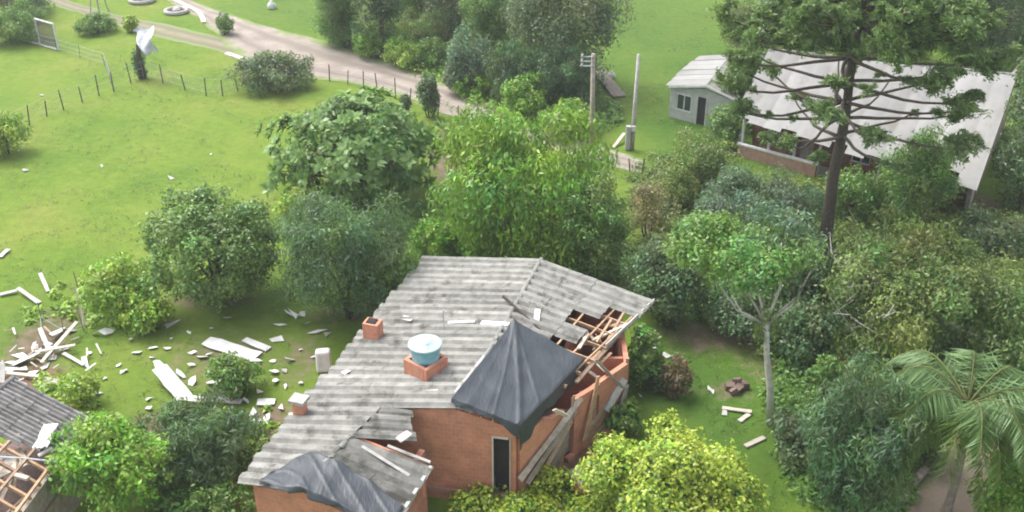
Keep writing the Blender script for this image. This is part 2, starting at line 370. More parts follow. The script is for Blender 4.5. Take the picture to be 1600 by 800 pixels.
def crown_field(r, T, C, dims, rs, zcut=None):
    """leaf positions spread over clumps that sit in an uneven crown"""
    dims = np.array(dims); nc = T['nc']
    d = norm(rs.normal(size=(nc, 3))); d[:, 2] = np.where(d[:, 2] < zcut, -d[:, 2] * .6, d[:, 2]); d = norm(d)
    rr = rs.uniform(*T.get('rr', (.42, .84)), (nc, 1)) * np.where(rs.uniform(size=(nc, 1)) < .14, 1.17, 1.0) ; cc = d * rr * dims
    cr = rs.uniform(*T['cr'], nc) * (dims[0] * dims[1] * dims[2]) ** (1 / 3) * 1.12
    cc = np.concatenate([cc, rs.normal(size=(12, 3)) * dims * .24]); cr = np.concatenate([cr, np.full(12, .42 * dims.min())])
    return cc, cr
def make_crown(parent, C, dims, T, rs, budget=1.0, name='crown', zcut=-.35):
    cc, cr = crown_field(None, T, C, dims, rs, zcut)
    dims = np.array(dims); area = 4 * math.pi * ((dims[0] * dims[1]) ** 1.6 / 3 + 2 * (dims[0] * dims[2]) ** 1.6 / 3) ** (1 / 1.6)
    scale_leaf = max(1.0, min(1.35, dims[0] / 4.0))
    L0, W0 = T['L'] * scale_leaf * .78, T['W'] * scale_leaf * .8
    n = int(min(52000, max(900, area * T['cov'] / (L0 * W0 * .5) * .9)) * budget)
    p = cr ** 2; p = p / p.sum(); ci = rs.choice(len(cr), n, p=p)
    d = norm(rs.normal(size=(n, 3)) + norm(cc[ci]) * .55 + np.array([0, 0, .25]))
    rad = rs.uniform(0, 1, n) ** .33; sq = 1 + .35 * np.sin(d[:, 0] * 5 + ci) * np.cos(d[:, 1] * 6 + ci * 2.0)
    pos = cc[ci] + d * (cr[ci] * rad * sq)[:, None]
    ext = np.percentile(np.abs(pos), 99.0, axis=0); pos = pos * (dims / ext); cc = cc * (dims / ext)
    out = norm(pos / dims); hang = rs.uniform(0, 1, n) < T['droop']
    nr = norm(d * .7 + np.array([0, 0, .55]) + rs.normal(size=(n, 3)) * .55); nr = np.where((nr[:, 2:3] < 0) & (rs.uniform(size=(n, 1)) < .7), -nr, nr)
    tan = rs.normal(size=(n, 3)); 
    tan = np.where(hang[:, None], np.array([0, 0, -1.0]) + .35 * d + .3 * rs.normal(size=(n, 3)), tan)
    nr = np.where(hang[:, None], norm(d * np.array([1, 1, .35]) + .4 * rs.normal(size=(n, 3))), nr)
    k = rs.uniform(size=(len(cr), 1)); base = np.array(T['a']) * (1 - k) + np.array(T['b']) * k; base = base * np.clip(1 + rs.normal(size=(len(cr), 1)) * .16 + rs.normal(size=(len(cr), 3)) * np.array([.14, .05, .12]), .5, 1.6)
    col = 2.05 * base[ci] * rs.uniform(.55, 1.45, (n, 1)) * (1 + rs.normal(size=(n, 3)) * .05)
    depth = np.linalg.norm(pos / dims, axis=1); tip_glint_m = (rs.uniform(size=n) < T['ts'] * 1.6 * np.clip(rad * 2 - .9, 0, 1)) & (depth > .55)
    col = np.where(tip_glint_m[:, None], np.array(T['tip_glint']) * rs.uniform(.75, 1.2, (n, 1)), col)
    s = rs.uniform(.65, 1.3, n); keep = pos[:, 2] + C[2] > g(C[0], C[1]) + .03
    pos = pos[keep] + np.array(C)
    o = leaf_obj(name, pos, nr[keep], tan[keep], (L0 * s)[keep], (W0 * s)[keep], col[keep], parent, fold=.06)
    return cc + np.array(C), cr
def limb(mb, a, b, r0, r1, rs, bend=.12, n=5):
    a = Vector(a); b = Vector(b); Ld = (b - a).length; off = Vector(rs.normal(size=3) * bend * Ld)
    pts = [lerp(a, b, t) + off * math.sin(t * math.pi) * .6 + Vector((0, 0, -.0)) for t in np.linspace(0, 1, n)]
    mb.tube(pts, [lerp(r0, r1, t) for t in np.linspace(0, 1, n)], 6)
TREES = []
def plant(name, label, cat, box, clear, ty, deep=1.0, bark='bark', seed=0, group=None, budget=1.0, base=None, limbs=6, trunk=None, rzf=None):
    u0, u1, v0, v1 = box; T = TY[ty]; rs = np.random.default_rng(1000 + seed + int(u0 * 7 + v0 * 3))
    zc = 2.0; uc, vc = (u0 + u1) / 2, (v0 + v1) / 2; gz = 0
    for _ in range(8):
        C = W(uc, vc, zc); dd = C.y * CP + (CH - C.z) * SP; sc = FPX / dd; dep = math.atan2(CH - C.z, C.y)
        rx = (u1 - u0) / 2 / sc; ry = rx * deep; hv = (v1 - v0) / 2 / sc
        rz = math.sqrt(max((.45 * rx * math.cos(dep)) ** 2, hv ** 2 - (ry * math.sin(dep)) ** 2)) / math.cos(dep)
        if rzf: rz = rx * rzf
        gz = g(C.x, C.y); zc = .5 * zc + .5 * (gz + clear + rz)
    B = Vector((C.x, C.y, gz)) if base is None else G(*base)
    t = thing(name, B, label, cat, group)
    cc, cr = make_crown(t, (C.x, C.y, C.z), (rx, ry, rz), T, rs, budget, zcut=-.55 if clear > .6 else -1.1)
    mb = MB(); r0 = trunk or max(.04, min(.28, .05 + rx * .035)); top = Vector((C.x, C.y, C.z - rz * .35))
    if clear > .6:
        limb(mb, B - Vector((0, 0, .1)), top, r0, r0 * .6, rs, .04, 6)
    else:
        for k in range(3):
            a = 2.1 * k + seed; limb(mb, B + Vector((math.cos(a) * .12, math.sin(a) * .12, -.08)), top + Vector((math.cos(a), math.sin(a), .3)) * rx * .3, r0 * .7, r0 * .3, rs)
    for i in rs.choice(len(cc), min(limbs, len(cc)), replace=False): limb(mb, top, cc[i], r0 * .5, r0 * .12, rs)
    mb.build('trunk' if clear > .6 else 'stem', M[bark], t, smooth=True)
    TREES.append((name, tuple(round(x, 1) for x in B), round(rx, 1), round(rz, 1))); return t

# ------------------------------------------------------------------ the damaged brick house
def uv_box(o):
    me = o.data; uv = me.uv_layers.new(name='UVMap')
    for p in me.polygons:
        n = p.normal
        if abs(n.z) < .7:
            d = Vector((-n.y, n.x, 0)).normalized(); q = None
        else: d = Vector((1, 0, 0)); q = Vector((0, 1, 0))
        for li in p.loop_indices:
            co = me.vertices[me.loops[li].vertex_index].co
            uv.data[li].uv = (co.dot(d), co.z if q is None else co.dot(q))
    return o
def wall(name, a, b, segs, th, mat, parent):
    """wall from a to b seen in plan; segs = (s0, s1, bottom, top0, top1) in metres along it; a hole is a gap between segs"""
    a = Vector((a[0], a[1], 0)); b = Vector((b[0], b[1], 0)); d = (b - a).normalized(); n = Vector((d.y, -d.x, 0)) * th / 2; mb = MB()
    for s0, s1, zb, t0, t1 in segs:
        P, Q = a + d * s0, a + d * s1; z = Vector((0, 0, 1))
        mb.hexa([P + n + z * zb, Q + n + z * zb, Q - n + z * zb, P - n + z * zb, P + n + z * t0, Q + n + z * t1, Q - n + z * t1, P - n + z * t0])
    o = mb.build(name, mat, parent)
    return uv_box(o)
def plane3(a, b, c):
    n = (b - a).cross(c - a).normalized()
    return (a, n if n.z > 0 else -n)
def pz(pl, x, y): o, n = pl; return o.z - ((x - o.x) * n.x + (y - o.y) * n.y) / n.z
A = W(670, 402, 3.2); B = W(375, 755, 3.2); R0 = W(846, 406, 4.0)
LP = plane3(A, B, R0)
onL = lambda u, v: WP(u, v, *LP)
R1 = onL(715, 637); W0 = onL(600, 637); W1 = onL(549, 684); W2 = onL(470, 765); Bp = onL(473, 637)
E0 = W(1020, 470, 3.0); E1 = W(806, 670, 3.4)
RP = plane3(R0, R1, E1)
S2a = W(670, 730, 2.95); WRP = plane3(W1, W2, S2a); S2b = WP(606, 832, *WRP)
def on_gable(pl, pr, u, v, lift=.05):
    a = WP(u, v, *pl); 
    if a.z <= pz(pr, a.x, a.y) + 1e-3: r = a
    else: r = WP(u, v, *pr)
    return r + Vector((0, 0, lift))
house = thing('brick_house', (A.x, A.y, 0), 'storm damaged red brick house with grey corrugated roof and open timbers on one side', 'house')
capmb = MB()
for a, b in ((R0, R1), (W1, lerp(W1, W2, .22))):
    pts = [lerp(a, b, t) + Vector((0, 0, .06 + .02 * math.sin(t * 37))) for t in np.linspace(0, 1, 14)]
    capmb.tube(pts, [.085 + .015 * (i % 2) for i in range(14)], 8)
roof = capmb.build('roof', M['ridge_cap'], house); roof['label'] = 'grey corrugated fibre cement roof with broken edge'
def roof_patch(P00, P10, P01, P11, ns, ntt, mat, parent, missing=(), prof=.12, k=10, lift=0.0, rs=None, name='roof_sheet', th=.018):
    """corrugated sheets between an eave (P00-P10) and a ridge (P01-P11)"""
    nrm = (P10 - P00).cross(P01 - P00).normalized()
    if nrm.z < 0: nrm = -nrm
    rs = rs or np.random.default_rng(int(abs(P00.x) * 100)); 
    for i in range(ns):
        bt = rs.uniform(.80, 1.08)
        for j in range(ntt):
            if (i, j) in missing: continue
            skew = rs.normal() * .010; dl = rs.normal() * .010; mb = MB(); t0 = j / ntt - (.05 / ntt if j else .12 / ntt * rs.uniform(.3, 1.3)); t1 = (j + 1) / ntt + .07 / ntt * (j < ntt - 1)
            top = []
            for q in range(k + 1):
                fr = q / k; s = (i + fr * 1.06 - .02) / ns + skew / ns
                h = prof * min(1, 1.5 * (.5 - .5 * math.cos(fr * 2 * math.pi))) + .03 * (1 - fr)
                for t, e in ((t0, .022), (t1, 0.0)):
                    p = lerp(lerp(P00, P10, s), lerp(P01, P11, s), t) + nrm * (h + e + lift + dl); top.append(p)
            n2 = len(top); mb.v = [tuple(p) for p in top] + [tuple(p - nrm * th) for p in top]
            for q in range(k):
                a = 2 * q; mb.f += [(a, a + 2, a + 3, a + 1), (n2 + a, n2 + a + 1, n2 + a + 3, n2 + a + 2), (a, n2 + a, n2 + a + 2, a + 2), (a + 1, a + 3, n2 + a + 3, n2 + a + 1)]
            mb.f += [(0, 1, n2 + 1, n2), (n2 - 2, 2 * n2 - 2, 2 * n2 - 1, n2 - 1)]; mb.m = [0] * len(mb.f)
            so_ = mb.build(name, mat, parent); tv = bt * rs.uniform(.95, 1.05); so_.color = (tv, tv, tv * .99, 1)
NL = max(8, round((Bp - A).length / .56)); NW = max(4, round((B - Bp).length / .56))
roof_patch(A, Bp, R0, R1, NL, 3, M['sheet'], roof)
roof_patch(Bp, B, W0, W2, NW, 2, M['sheet'], roof)
NR = 20
miss = {(i, 0) for i in (4, 5, 6, 7, 8, 9, 10, 11)} | {(i, 1) for i in (5, 6, 9, 10)} | {(i, 2) for i in (10,)} | {(3, 0)} | {(i, 0) for i in range(12, 20)} | {(i, 1) for i in range(11, 20)} | {(i, 2) for i in range(13, 20)}
roof_patch(E0, E1, R0, R1, NR, 4, M['sheet'], roof, missing=miss)
Pp = W(638, 641, 3.62); Qq = W(641, 690, 3.45)
roof_patch(Pp, Qq, W0, W1, 4, 1, M['sheet_old'], roof, lift=.03, prof=.07)
roof_patch(S2a, S2b, W1, W2, 5, 2, M['sheet_old'], roof, lift=.02, prof=.09)
# fascia and gutter edge of the front wing
def part(name, mat, fn, parent=house, smooth=False):
    mb = MB(); fn(mb); return mb.build(name, mat, parent, smooth=smooth)
part('gutter', M['grey_paint'], lambda m: m.beam(S2a + Vector((.08, -.02, .02)), S2b + Vector((.08, -.02, .02)), .12, .14))
part('edge_board', M['concrete'], lambda m: m.beam(lerp(W1, S2a, .45) + Vector((.05, .08, .16)), S2a + Vector((.05, .08, .15)), .12, .05))
part('repair_strip', M['concrete'], lambda m: m.beam(WP(566, 702, *WRP) + Vector((0, 0, .14)), WP(640, 748, *WRP) + Vector((0, 0, .14)), .13, .02))
# rafters and purlins
for s in np.linspace(.02, .98, 11):
    a = lerp(R0, R1, s) - Vector((0, 0, .10)); b = lerp(E0, E1, s) - Vector((0, 0, .10))
    part('rafter', M['raw_wood'], lambda m: m.beam(a, b + (b - a).normalized() * .1, .07, .15))
for t in (.2, .4, .6, .8, .97):
    a = lerp(R0, E0, t) - Vector((0, 0, .04)); b = lerp(R1, E1, t) - Vector((0, 0, .04))
    part('purlin', M['raw_wood'], lambda m: m.beam(a, b, .07, .06))
for s in np.linspace(.03, .97, 8):
    a = lerp(R0, R1, s) - Vector((0, 0, .14)); b = lerp(A, Bp, s) - Vector((0, 0, .14))
    part('rafter', M['wood'], lambda m: m.beam(a, b, .07, .14))
# walls
C1 = Vector((0.16, 30.05, 0)); C0 = Vector((-3.6, 30.75, 0)); C2 = W(974, 650, 0); C3 = E0 + Vector((-1.5, -.2, 0)); 
u_dir = (E0 - A).normalized(); v_dir = (B - A).normalized()
AL = A + u_dir * .35 + v_dir * .4; BL = B + u_dir * .35 - v_dir * .35
fwd = (C1 - C0).normalized(); LF = (C1 - C0).length
def fw(u, v):   # pixel on the front wall plane -> (metres along, height)
    p = WP(u, v, C0 + Vector((fwd.y, -fwd.x, 0)) * .1, Vector((fwd.y, -fwd.x, 0))); return (p - C0).dot(fwd), p.z
d0, dz0 = fw(769, 752); d1, dz1 = fw(798, 684)
rt = lambda s: min(pz(LP, *(C0 + fwd * s).xy), pz(RP, *(C0 + fwd * s).xy)) - .12
wall('wall', C0, C1, [(-1.6, 0, .2, rt(-1.6) - .1, rt(0)), (0, 1.6, .2, rt(0), rt(1.6)), (1.6, d0, .2, rt(1.6), rt(d0)), (d0, d1, dz1, rt(d0), rt(d1)), (d1, LF, .2, rt(d1), rt(LF))], .2, M['brick'], house)
wall('basement_wall', C0 + Vector((0, -.03, 0)), C1 + Vector((0, -.03, 0)), [(-1.6, LF, -3.0, .1, .1)], .24, M['brick_low'], house)
part('concrete_band', M['pink_wall'], lambda m: m.beam(C0 - fwd * 1.6 + Vector((0, -.04, .15)), C1 + fwd * .04 + Vector((0, -.04, .15)), .34, .10))
def on_front(s, z, out): return C0 + fwd * s + Vector((fwd.y, -fwd.x, 0)) * out + Vector((0, 0, z))
def door_parts():
    fr = part('door_frame', M['pale_plank'], lambda m: (m.beam(on_front(d0 + .03, .2, .10), on_front(d0 + .03, dz1, .10), .06, .14), m.beam(on_front(d1 - .03, .2, .10), on_front(d1 - .03, dz1, .10), .04, .14), m.beam(on_front(d0 + .08, dz1 - .03, .10), on_front(d1 - .08, dz1 - .03, .10), .14, .06)))
    part('door', M['dark'], lambda m: m.beam(on_front(d0 + .10, .22 + (dz1 - .22) / 2, -.05), on_front(d1 - .07, .22 + (dz1 - .22) / 2, -.05), .05, dz1 - .30))  # near-black panel, paints the dark interior seen through the doorway
door_parts()
rdir = (C2 - C1).normalized(); LR = (C2 - C1).length
rz_ = lambda s: pz(RP, *(C1 + rdir * s).xy) - .15
wall('wall', C1 + rdir * .1, C2, [(0, 1.6, -3, 2.95, 2.85), (1.6, 2.55, -3, 2.75, 2.6), (3.15, 4.2, -1, 2.8, 2.7), (4.2, 4.7, -1, 1.1, 1.1), (4.2, 4.7, 2.2, 2.7, 2.7), (4.7, LR - .12, -1, 2.75, 2.7)], .2, M['brick'], house)
wall('wall', C2, C3, [(0, (C3 - C2).length, -.5, 2.65, 2.75)], .2, M['brick'], house)
wall('wall', C3, AL, [(.12, (AL.xy - C3.xy).length, -.5, 2.7, 2.85)], .2, M['brick'], house)
wall('wall', AL, BL, [(.12, (AL.xy - BL.xy).length * .62, -1, 3.0, 3.0), ((AL.xy - BL.xy).length * .62, (AL.xy - BL.xy).length, -3, 3.0, 3.0)], .2, M['brick'], house)
SR = S2b + Vector((-.45, .25, 0)); SA = S2a + Vector((-.5, .5, 0)); ap = W2 + (R0 - R1).normalized() * .35
lw = (SR.xy - BL.xy).length; lap = (ap.xy - BL.xy).length
wall('wall', BL, SR, [(.12, lap, -3.1, 2.98, pz(LP, ap.x, ap.y) - .1), (lap, lw, -3.1, pz(LP, ap.x, ap.y) - .1, 2.85)], .2, M['brick'], house)
wall('wall', SR, SA, [(.12, (SA.xy - SR.xy).length + .6, -3.1, 2.85, 2.85)], .2, M['brick_low'], house)
wall('wall', W1 + Vector((.1, .12, 0)), S2a + Vector((-.25, .12, 0)), [(0, (S2a.xy - W1.xy).length - .3, 1.5, W1.z, S2a.z + .05)], .1, M['brick'], house)
# inside: floor slab and partitions
wall('partition', lerp(AL, BL, .45) + Vector((.3, 0, 0)), lerp(C2, C3, .1) - u_dir * .2, [(0, (lerp(AL, BL, .45) - lerp(C2, C3, .1)).length - .8, 0, 2.6, 2.6)], .15, M['brick'], house)
wall('partition', lerp(R0, E0, .45) + Vector((-.4, -.8, 0)), lerp(R0, E0, .45) + (R1 - R0) * .45, [(0, 3.6, 0, 2.7, 2.7)], .15, M['brick'], house)
part('floor_slab', M['concrete'], lambda m: m.add([(AL.x + .3, AL.y - .3, .06), (C3.x - .2, C3.y - .2, .06), (C2.x - .2, C2.y, .06), (C1.x - .2, C1.y + .2, .06), (C0.x, C0.y + .3, .06), (BL.x + 1.6, BL.y + 5, .06)], [(5, 4, 3, 2, 1, 0)]))
# timbers hanging at the broken eave
for (u1, v1, z1, u2, v2, z2, wd, mt) in [(1008, 478, 3.0, 900, 598, 3.0, .16, 'wood'), (986, 500, 3.0, 918, 570, 2.9, .12, 'raw_wood'), (962, 520, 3.1, 938, 560, 2.6, .10, 'raw_wood'),
        (985, 505, 3.1, 925, 532, 3.1, .12, 'pale_plank'), (918, 522, 3.35, 904, 545, 3.3, .14, 'pale_plank'), (975, 488, 3.15, 940, 548, 3.0, .10, 'wood'), (955, 500, 3.25, 932, 535, 3.1, .09, 'raw_wood')]:
    part('broken_timber', M[mt], lambda m: m.beam(W(u1, v1, z1), W(u2, v2, z2), wd, .09))
rt_ = random.Random(12)
for k in range(22):
    u, v = rt_.uniform(912, 985), rt_.uniform(500, 590)
    if u + (v - 500) * .8 > 995: continue
    p = W(u, v, rt_.uniform(2.3, 3.1)); d = Vector((rt_.uniform(-1, 1), rt_.uniform(-1, 1), rt_.uniform(-.3, .3))).normalized() * rt_.uniform(.3, .65)
    part('broken_timber', M[rt_.choice(['raw_wood', 'wood', 'pale_plank', 'raw_wood'])], lambda m: m.beam(p - d, p + d, rt_.uniform(.06, .15), .05))
part('fascia', M['offwhite'], lambda m: m.beam(E0 + Vector((.05, 0, 0)), lerp(E0, E1, .40) + Vector((.05, 0, -.02)), .06, .22))
# posts under the broken eave
for (u, vt, vb, z) in [(946, 545, 672, 2.9), (928, 585, 690, 2.6), (976, 545, 650, 2.9), (906, 600, 690, 2.5)]:
    b = W(u - 2, vb, 0); part('porch_post', M['wood'], lambda m: m.beam(b - Vector((0, 0, .1)), (b.x + .02, b.y, z), .13, .12))
# chimneys, tank stand
def chimney(u, v, wd, h, cap):
    p = onL(u, v); 
    o = part('chimney', M['brick'], lambda m: m.box((p.x, p.y, p.z + h / 2 - .35), (wd, wd * .8, h + .7), rz=-.32)); uv_box(o)
    if cap: part('chimney_cap', M['concrete'], lambda m: m.box((p.x, p.y, p.z + h + .07), (wd * 1.45, wd * 1.3, .13), rz=-.32), o)
    else: part('broken_top', M['dark'], lambda m: m.box((p.x - .02, p.y, p.z + h + .02), (wd * .6, wd * .5, .05), rz=-.32, tilt=(.1, 0)), o)
chimney(584, 530, .66, .85, False); chimney(470, 648, .42, .62, True)
TB = onL(663, 598); TC = TB + Vector((0.02, .72, 0))
def stand(m):
    for k in range(4):
        a = math.radians(-90 - 18 + 90 * k); c = Vector((TC.x, TC.y, TC.z + .22)); 
    for ang in (-40, 50, 140, 230):
        a = math.radians(ang); d = Vector((math.cos(a), math.sin(a), 0)); m.box((TC.x + d.x * .52, TC.y + d.y * .52, TC.z + .12), (.14, 1.17 if ang in (-40, 140) else .88, 1.0), rz=a)
so = part('tank_stand', M['brick'], stand); uv_box(so)
tank = thing('water_tank', (TC.x, TC.y, TC.z + .30), 'round pale blue plastic water tank on the brick stand on the roof', 'water tank')
def lathe(m, c, prof, n=28):
    o = len(m.v)
    for r, z in prof:
        for k in range(n): m.v.append((c[0] + r * math.cos(6.28318 * k / n), c[1] + r * math.sin(6.28318 * k / n), c[2] + z))
    for i in range(len(prof) - 1):
        for k in range(n): m.f.append((o + i * n + k, o + i * n + (k + 1) % n, o + (i + 1) * n + (k + 1) % n, o + (i + 1) * n + k)); m.m.append(0)
    m.f.append(tuple(o + k for k in range(n))[::-1]); m.m.append(0); e = o + (len(prof) - 1) * n; m.f.append(tuple(e + k for k in range(n))); m.m.append(0)
tc = (TC.x, TC.y + .08, TC.z + .22)
part('tank_body', M['tank'], lambda m: lathe(m, tc, [(.46, 0), (.50, .35), (.53, .40), (.53, .48), (.58, .90), (.62, .92), (.62, .97)]), tank, True)
part('tank_lid', M['tank_lid'], lambda m: lathe(m, tc, [(.64, .96), (.65, 1.0), (.60, 1.03), (.48, 1.04), (.45, 1.06), (.25, 1.08), (.24, 1.10), (.02, 1.11)]), tank, True)
part('tank_pipe', M['offwhite'], lambda m: m.tube([Vector(tc) + Vector((-.2, -.5, .3)), Vector(tc) + Vector((-.15, -.60, .0)), Vector(tc) + Vector((-.1, -.62, -.4))], .03, 6), tank)
# ------------------------------------------------------------------ tarpaulins
def drape(name, label, fn, nu, nv, loc):
    mb = MB(); mb.grid(fn, nu, nv); o = mb.build(name, M['tarp'], None, loc, smooth=True); tag(o, label, 'tarpaulin')
    sol = o.modifiers.new('thickness', 'SOLIDIFY'); sol.thickness = .006; sol.offset = 1; return o
q00, q01, q11, q10 = [on_gable(LP, RP, *p, .17) for p in ((706, 634), (803, 512), (912, 572), (812, 678))]
def tarp1(u, v):
    # u: ridge -> eave (beyond .86 hangs over the eave), v: back -> front (beyond .9 hangs)
    uu = min(1, u / .86); vv = min(1, v / .90)
    p = lerp(lerp(q01, q00, vv), lerp(q11, q10, vv), uu)
    crease = q01 + Vector((0, -.1, 0)); 
    ang = math.atan2(uu * 1.1, vv + .05); f = .016 * (1 - 2 * abs(math.sin(ang * 4.5 + .6))) * vv ** .5 + .010 * (1 - 2 * abs(math.sin(ang * 13))) * vv
    f += .06 * math.exp(-((uu - vv) / .045) ** 2) + .022 * math.exp(-((uu - .62 * vv) / .02) ** 2) + .025 * math.exp(-((uu - 1.4 * vv) / .03) ** 2) + .05 * uu * vv
    p = p + Vector((0, 0, .17 + f * (1 - .6 * (uu > .98))))
    p += Vector((0, 0, .05 * mnoise.noise(p * 1.3)))
    hu = max(0, u - .86) / .14; hv = max(0, v - .90) / .10
    out = (q11 - q01).normalized(); fr = (q00 - q01).normalized()
    wob = .05 * math.sin(v * 17) + .02 * math.sin(v * 41)
    if hu: p += Vector((out.x, out.y, 0)) * (.10 + wob) * hu + Vector((0, 0, -(.50 + .30 * math.sin(v * 7) + .35 * v)) * Vector((0, 0, 1)).z) * hu if False else Vector((out.x * (.10 + wob) * hu, out.y * (.10 + wob) * hu, -(.42 + .16 * math.sin(v * 9) + .30 * v) * hu))
    if hv:
        w2 = .03 * math.sin(u * 19); dr = .12 + .50 * math.exp(-((u - .92) / .22) ** 2)
        p += Vector((fr.x * (.08 + w2) * hv, fr.y * (.08 + w2) * hv, -dr * hv * (1 if not hu else .55)))
    return p
drape('tarpaulin', 'large dark grey plastic tarp draped over the broken front corner of the roof', tarp1, 110, 90, (q00.x, q00.y, q00.z))
back = [(412, 753), (448, 731), (485, 711), (514, 719), (545, 735), (588, 764), (632, 799)]
front = [(407, 758), (440, 766), (470, 768), (500, 780), (530, 794), (566, 812), (606, 836)]
bk = [on_gable(LP, WRP, *p, .17) for p in back]; fr_ = [on_gable(LP, WRP, *p, .19) for p in front]
def poly(P, t):
    k = t * (len(P) - 1); i = min(int(k), len(P) - 2); return lerp(P[i], P[i + 1], k - i)
def tarp2(u, v):
    vv = min(1, v / .86); p = lerp(poly(bk, u), poly(fr_, u), vv)
    wr = math.exp(-vv * 5); p += Vector((0, 0, .03 * math.sin(u * 34 + vv * 3) * (.25 + wr) + .02 * abs(math.sin(u * 9 - vv * 4)) + .03 * max(0, math.sin(u * 26 - vv * 9)) ** 6 + .02 * mnoise.noise(p * 1.7)))
    hv = max(0, v - .86) / .14
    if hv: p += Vector((.12 * math.sin(u * 40), -.12 + .06 * math.sin(u * 23), -(.06 + .14 * math.sin(u * 3.1) + .04 * math.sin(u * 27)))) * hv
    return p
drape('tarpaulin', 'dark tarp lying over the gable end of the low front wing', tarp2, 70, 34, tuple(bk[0]))

# things lying on the roof
def slab(name, label, cat, mat, a, b, wd, th, group=None, roll=0.0):
    a = Vector(a); b = Vector(b); mb = MB(); c = (a + b) / 2
    n = max(2, int((b - a).length / .5)); prev = None
    d = (b - a).normalized(); up = Vector((0, 0, 1)) if abs(d.z) < .95 else Vector((0, 1, 0)); x = d.cross(up).normalized(); y = x.cross(d)
    if roll: x, y = x * math.cos(roll) + y * math.sin(roll), y * math.cos(roll) - x * math.sin(roll)
    r = random.Random(int(abs(a.x * 91 + a.y * 37) * 10)); rings = []
    for i in range(n + 1):
        p = lerp(a, b, i / n) + x * r.uniform(-.03, .03) * wd; hw = wd / 2 * (1 + r.uniform(-.10, .10)) * (r.uniform(.82, 1.05) if i in (0, n) and wd > .25 else 1)
        rings.append([p - x * hw - y * th / 2, p + x * hw - y * th / 2, p + x * hw + y * th / 2, p - x * hw + y * th / 2])
    for q in rings: mb.v += [tuple(k) for k in q]
    for i in range(n):
        for k in range(4): mb.f.append((i * 4 + k, i * 4 + (k + 1) % 4, i * 4 + 4 + (k + 1) % 4, i * 4 + 4 + k)); mb.m.append(0)
    mb.f += [(3, 2, 1, 0), tuple(n * 4 + k for k in range(4))]; mb.m += [0, 0]
    o = mb.build(name, M[mat], None, c); return tag(o, label, cat, group)
rl = lambda u, v, h=.12: onL(u, v) + Vector((0, 0, h))
rr = lambda u, v, h=.12: WP(u, v, *RP) + Vector((0, 0, h))
slab('loose_board', 'white board lying on the grey roof just above the large tarp', 'board', 'white', rl(752, 508), rl(795, 511), .28, .05)
slab('loose_board', 'thin white strip on the roof to the right of the water tank', 'board', 'white', rl(700, 508), rl(742, 506), .16, .04)
slab('loose_board', 'whitish board along the left edge of the large tarp', 'board', 'offwhite', rl(712, 618), rl(758, 560), .16, .05)
slab('loose_board', 'pale strip on the roof below the brick tank stand', 'board', 'offwhite', rl(634, 618), rl(684, 614), .12, .04)
slab('roof_fragment', 'white fragment near the broken chimney at the roof edge', 'debris', 'white', rl(588, 532), rl(602, 520), .22, .04)
slab('roof_fragment', 'white fragment left of the water tank on the roof', 'debris', 'white', rl(628, 500), rl(645, 503), .3, .04)
slab('roof_fragment', 'upright white scrap at the top of the large tarp', 'debris', 'white', rr(838, 508, .12), rr(840, 494, .35), .22, .03)
slab('roof_fragment', 'white scrap by the left roof edge below the broken chimney', 'debris', 'white', rl(536, 588), rl(549, 580), .22, .04)
slab('roof_fragment', 'pale rounded scrap at the lower corner of the old roof panel', 'debris', 'offwhite', W(622, 688, 3.75), W(640, 676, 3.8), .3, .06)
o = MB(); o.tube([rr(786, 468, .16), rr(815, 495, .18), rr(846, 522, .15)], [.07, .06, .05], 6); tag(o.build('fallen_pole', M['dark_bark'], None, rr(786, 468)), 'dark pole lying across the roof ridge above the large tarp', 'pole')
o = MB(); pa = rl(694, 520, .05); o.tube([pa, pa + Vector((0, 0, 1.05))], .022, 6); o.tube([pa + Vector((-.12, 0, .95)), pa + Vector((.12, 0, .95))], .015, 5); tag(o.build('antenna_mast', M['metal'], None, pa), 'thin upright mast on the roof right of the water tank', 'antenna')

# ------------------------------------------------------------------ boards and rubble at the right side of the house
rn = Vector((rdir.y, -rdir.x, 0))
def rw(u, v, out): return WP(u, v, C1 + rn * out, rn)
for k, (u1, v1, z1, u2, v2, z2, wd, mt, lb) in enumerate([
    (908, 622, .16, 812, 750, .30, .22, 'grey_wood', 'uppermost long grey plank leaning along the right brick wall'),
    (900, 640, .16, 824, 755, .32, .18, 'grey_wood', 'second long grey plank below the uppermost on the right wall'),
    (893, 657, .16, 838, 758, .34, .18, 'wood', 'brownish plank below two grey ones on the right wall'),
    (888, 674, .16, 850, 760, .34, .18, 'grey_wood', 'fourth grey plank down near the foot of the right wall'),
    (884, 690, .16, 862, 762, .34, .18, 'wood', 'lowest leaning plank near the foot of the right wall'),
    (866, 640, .25, 886, 650, .35, .16, 'pale_plank', 'short pale plank end sticking out at the tarp corner'),
    (930, 562, .15, 980, 612, .3, .11, 'grey_wood', 'thin grey pole slanting across the broken porch'),
    (976, 592, .18, 948, 642, .25, .28, 'offwhite', 'pale board leaning against the far porch wall'),
    (980, 602, .30, 966, 652, .25, .24, 'offwhite', 'second pale board standing at the porch wall end'),
    (897, 618, .12, 884, 700, .14, .12, 'wood', 'upright brown post board between the leaning planks'),
    (935, 588, .2, 914, 688, .3, .24, 'raw_wood', 'reddish plank propped upright in the broken porch')]):
    slab('leaning_plank', lb, 'plank', mt, rw(u1, v1, z1), rw(u2, v2, z2), wd, .05, roll=.9)
for k, (v1, v2) in enumerate(((604, 690), (618, 704), (632, 718))):
    part('wall_board', M['grey_wood' if k != 1 else 'wood'], lambda m: m.beam(rw(968, v1, .13 + .01 * k), rw(920, v2 - 18, .13 + .01 * k), .03, .20))
